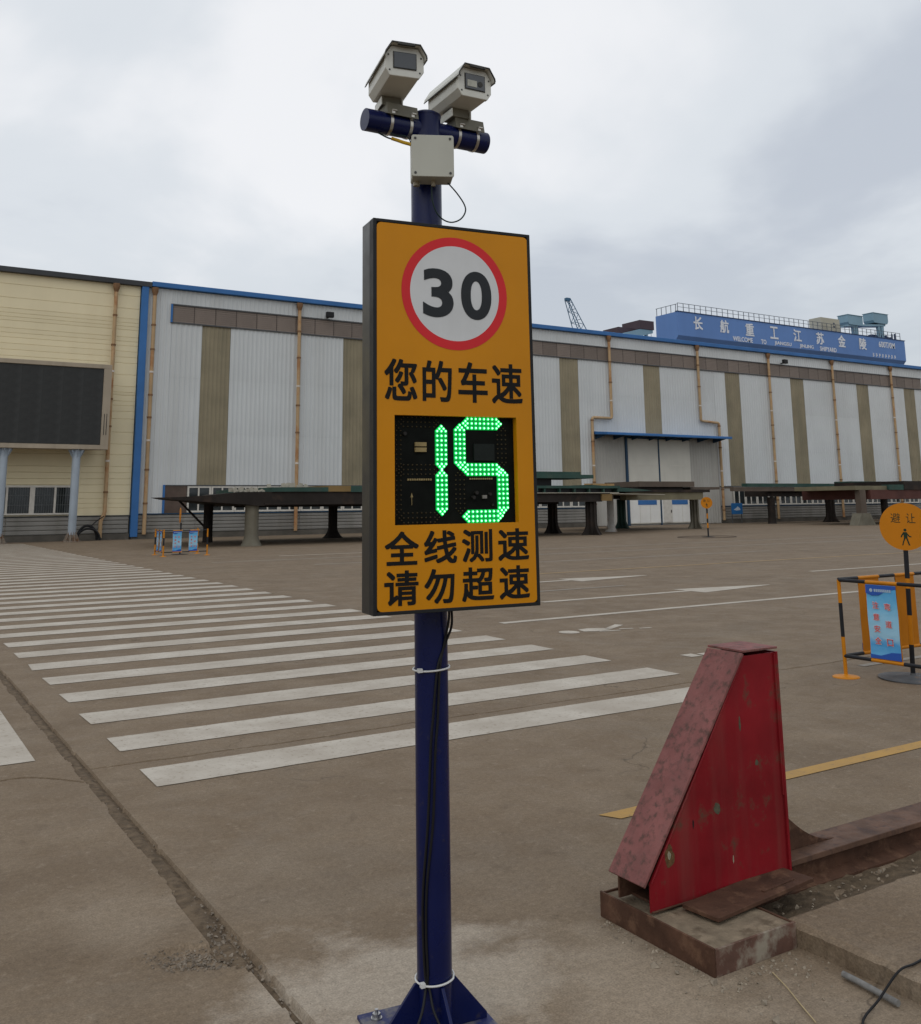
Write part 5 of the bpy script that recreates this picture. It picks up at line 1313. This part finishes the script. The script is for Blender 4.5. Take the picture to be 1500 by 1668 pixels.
def barrier_side(root, p, q, h0, h1, panels, printed, segs):
    """Rails from p to q with alternating colours and panels hung between them; printed face on the right-hand side of p->q."""
    p, q = Vector((*p, 0)), Vector((*q, 0)); d = (q - p); L_ = d.length; d.normalize()
    ang = math.atan2(d.y, d.x); M_ = Matrix.Translation(p) @ Matrix.Rotation(ang, 4, 'Z')
    for z in (h0, h1):
        for a, b, c in segs:
            MB().cyl(M_ @ Vector((a * L_, 0, z)), M_ @ Vector((b * L_, 0, z)), 0.0165, None, 12).build('rail', M_ORANGE if c else M_BPAINT, root)
    for a, b in panels:
        bk = MB().box(a, b, -0.004, 0.004, h0 + 0.004, h1 - 0.004, M_).build('panel', M_OBACK, root)
        if printed:
            # printed sheet faces local -y
            lv = MB(); nseg = 12; vs = []
            for k in range(nseg + 1):
                z = h0 + 0.020 + (h1 - h0 - 0.04) * k / nseg
                for xx in (a + 0.004, (a + b) / 2, b - 0.004): vs.append(M_ @ Vector((xx, -0.0075 - 0.003 * math.sin(k * 0.8 + xx * 9), z)))
            lv.add(vs, [(3 * k + i, 3 * k + i + 1, 3 * k + i + 4, 3 * k + i + 3) for k in range(nseg) for i in range(2)])
            lv.build('printed_sheet', M_BANNER, bk)
            w = b - a; hh = h1 - h0
            hd = [(a + 0.004, h1 - 0.022), (b - 0.004, h1 - 0.022), (b - 0.004, h1 - 0.05), (a + 0.7 * w, h1 - 0.065), (a + 0.42 * w, h1 - 0.11), (a + 0.2 * w, h1 - 0.115), (a + 0.004, h1 - 0.095)]
            MB().prism(hd, 'y', -0.0125, -0.0118, M_).build('header', M_BHEAD, bk)
            MB().prism(disc(a + 0.19 * w, h1 - 0.068, 0.016, 20), 'y', -0.0138, -0.0128, M_).build('emblem', M_BLOGO, bk)
            sl = MB()
            for k in range(9): sl.box(a + (0.29 + 0.062 * k) * w, a + (0.335 + 0.062 * k) * w, -0.0138, -0.0128, h1 - 0.080, h1 - 0.056, M_)
            sl.build('header_print', M_BLOGO, bk)
            MB().prism([(a + 0.004, h0 + 0.022), (b - 0.004, h0 + 0.022), (b - 0.004, h0 + 0.09), (a + 0.7 * w, h0 + 0.085), (a + 0.35 * w, h0 + 0.05), (a + 0.004, h0 + 0.055)], 'y', -0.0125, -0.0118, M_).build('wave', M_BHEAD, bk)
            for txt, fx, zz in (('注意安全', 0.30, (0.71, 0.56, 0.41, 0.26)), ('弯道口', 0.68, (0.70, 0.48, 0.25))):
                for ch, fz in zip(txt, zz):
                    xc, zc = a + fx * w, h0 + fz * hh; s = 0.030
                    letter('character', ch, xc - s - 0.003, xc + s + 0.003, zc - s - 0.003, zc + s + 0.003, -0.0125, M_BWHITE, bk, 0.0, 0.0006, M_, 2, 0.0028)
                    letter('character', ch, xc - s, xc + s, zc - s, zc + s, -0.0135, M_BRED, bk, 0.0, 0.0006, M_, 2, 0.0009)
def post(root, x, y, h, segs, base=True, r=0.017, rb_=0.12, mb_base=None):
    for a, b, c in segs:
        MB().cyl((x, y, a), (x, y, b), r, None, 14).build('post', M_ORANGE if c else M_BPAINT, root)
    if base:
        MB().lathe([(rb_, 0.0), (rb_, 0.006), (rb_ - 0.01, 0.012), (r + 0.02, 0.018), (r, 0.03)], (x, y, 0), 32).build('post_base', mb_base or M_ORANGE, root)
PS = ((0.012, 0.36, True), (0.36, 0.665, False), (0.665, 0.875, True))
SEG4 = ((0, 0.19, False), (0.19, 0.41, True), (0.41, 0.60, False), (0.60, 0.81, True), (0.81, 1.0, False))
SEG3 = ((0, 0.20, False), (0.20, 0.42, True), (0.42, 0.59, False), (0.59, 0.81, True), (0.81, 1, False))
LB_ = 1.45; X0, Y0 = 7.862, 5.971
sb = thing('safety_barrier', 'orange and black rail barrier with blue printed banner at the right edge', 'barrier', (X0, Y0, 0))
pn = [(0.285, 0.595), (0.865, 1.16)]
def rel(x, y): return (x - X0, y - Y0)
barrier_side(sb, (0, 0), (0, -LB_), 0.19, 0.872, pn, False, SEG3)
# the print faces outwards, towards the crosswalk
for o in [o for o in sb.children if o.name.startswith('panel')]: bpy.data.objects.remove(o, do_unlink=True)
def side_only_panels(root, p, q, h0, h1, panels, printed):
    barrier_side(root, p, q, h0, h1, panels, printed, ())
side_only_panels(sb, (0, 0), (0, -LB_), 0.19, 0.872, pn, True)
barrier_side(sb, (LB_, 0), (0, 0), 0.19, 0.878, [(LB_ - b, LB_ - a) for a, b in pn], True, SEG3)
for x, y in ((0, 0), (LB_, 0), (0, -LB_), (LB_, -LB_)): post(sb, x, y, 0.875, PS)
barrier_side(sb, (LB_, -LB_), (LB_, 0), 0.19, 0.872, pn, True, SEG3)

# round yield sign standing inside the near barrier
def walker(mb_, x, z, s, y):
    d = lambda *p: mb_.prism([(x + a * s, z + b * s) for a, b in p], 'y', y - 0.0008, y)
    mb_.prism(disc(x, z + 0.40 * s, 0.085 * s, 16), 'y', y - 0.0008, y)
    d((-0.10, 0.28), (0.10, 0.28), (0.12, -0.05), (-0.08, -0.05))
    d((-0.10, 0.28), (-0.22, 0.10), (-0.26, -0.02), (-0.20, -0.04), (-0.14, 0.08), (-0.06, 0.2))
    d((0.10, 0.24), (0.24, 0.06), (0.34, 0.04), (0.34, -0.02), (0.20, 0.0), (0.08, 0.14))
    d((-0.07, -0.05), (0.03, -0.05), (-0.08, -0.30), (-0.13, -0.50), (-0.20, -0.50), (-0.14, -0.28))
    d((0.02, -0.05), (0.12, -0.05), (0.18, -0.28), (0.26, -0.50), (0.17, -0.50), (0.09, -0.26))
M_SIGNO = mat('orange_sign_face', (0.50, 0.175, 0.003), 0.45, var=0.05, scale=4)
M_GRNBLK = mat('dark_green_print', (0.012, 0.030, 0.014), 0.5, var=0)
ys_ = thing('yield_sign', 'round orange sign with walking figure on a black and orange post inside barrier', 'sign', (8.285, 5.575, 0), (0, 0.03, -0.86))
MB().lathe([(0.30, 0.0), (0.30, 0.006), (0.285, 0.012), (0.03, 0.03), (0.022, 0.05)], (0, 0, 0), 40).build('base', mat('grey_iron_base', (0.085, 0.09, 0.095), 0.55, var=0.2, scale=8, rust=0.3, rcol=(0.16, 0.12, 0.09), rscale=8), ys_)
for a, b, c in ((0.02, 0.30, 0), (0.30, 0.56, 1), (0.56, 0.80, 0), (0.80, 0.89, 1), (0.89, 1.40, 0)):
    MB().cyl((0, 0, a), (0, 0, b), 0.021, None, 16).build('post', M_ORANGE if c else M_BPAINT, ys_)
fc_ = MB().prism(disc(0, 1.362, 0.217, 64), 'y', -0.026, -0.0225).build('face', M_SIGNO, ys_)
letter('character', '避', -0.118, -0.035, 1.395, 1.485, -0.0263, M_GRNBLK, fc_, 0.0, 0.0008)
letter('character', '让', 0.014, 0.094, 1.395, 1.485, -0.0263, M_GRNBLK, fc_, 0.0, 0.0008)
wk = MB(); walker(wk, 0.0, 1.268, 0.155, -0.0263); wk.build('walking_figure', M_GRNBLK, fc_)

# far round sign in front of the platforms
ys2 = thing('yield_sign', 'far round orange sign on a striped post before the loading bay', 'sign', (34.3, 33.1, 0), (0, 0, -0.80))
MB().lathe([(0.32, 0.0), (0.32, 0.01), (0.03, 0.03), (0.022, 0.05)], (0, 0, 0), 24).build('base', M_BPAINT, ys2)
for a, b, c in ((0.02, 0.42, 0), (0.42, 0.66, 1), (0.66, 0.86, 0), (0.86, 1.10, 1), (1.10, 1.6, 0)):
    MB().cyl((0, 0, a), (0, 0, b), 0.038, None, 12).build('post', M_ORANGE if c else M_BPAINT, ys2)
f2 = MB().prism(disc(0, 1.60, 0.27, 40), 'y', -0.05, -0.04).build('face', M_SIGNO, ys2)
letter('character', '避', -0.155, -0.035, 1.64, 1.76, -0.052, M_GRNBLK, f2, 0.0, 0.002)
letter('character', '让', 0.035, 0.155, 1.64, 1.76, -0.052, M_GRNBLK, f2, 0.0, 0.002)
wk = MB(); walker(wk, 0.0, 1.49, 0.2, -0.052); wk.build('walking_figure', M_GRNBLK, f2)

# far barrier by the crosswalk's far end
fbx, fby = 8.80, 33.42
fb2 = thing('safety_barrier', 'small far barrier with pale blue banners beside the far end of crosswalk', 'barrier', (fbx, fby, 0))
PSF = ((0.012, 0.36, True), (0.36, 0.62, False), (0.62, 0.90, True))
barrier_side(fb2, (0.0, 0.0), (1.52, 0.06), 0.14, 0.86, [(0.30, 0.61), (0.86, 1.17)], True, SEG3)
barrier_side(fb2, (0.10, 1.50), (0.0, 0.0), 0.14, 0.86, [(0.30, 0.61), (0.86, 1.17)], True, SEG3)
for x, y in ((0.0, 0.0), (1.52, 0.06), (0.10, 1.50), (1.6, 1.5)): post(fb2, x, y, 0.9, PSF, True, 0.026, 0.11)
ys3 = thing('yield_sign', 'orange yield sign seen edge on behind the far barrier banners', 'sign', (9.72, 34.7, 0), (0, 0, -1.75))
MB().lathe([(0.30, 0.0), (0.30, 0.01), (0.03, 0.03), (0.022, 0.05)], (0, 0, 0), 24).build('base', M_BPAINT, ys3)
MB().cyl((0, 0, 0.02), (0, 0, 1.10), 0.028, None, 12).build('post', M_BPAINT, ys3)
MB().prism(disc(0, 1.36, 0.27, 40), 'y', -0.045, -0.03).build('face', M_SIGNO, ys3)
# thin slack hose lying round the far sign
hz = MB().tube([(34.0 + 1.5 * math.cos(t), 32.9 + 1.2 * math.sin(t), 0.02) for t in [2 * PI * i / 48 for i in range(49)]], 0.014, 6)
tag(hz.build('slack_hose', M_STEELB), 'thin dark hose lying in a ring round the far round sign', 'hose')
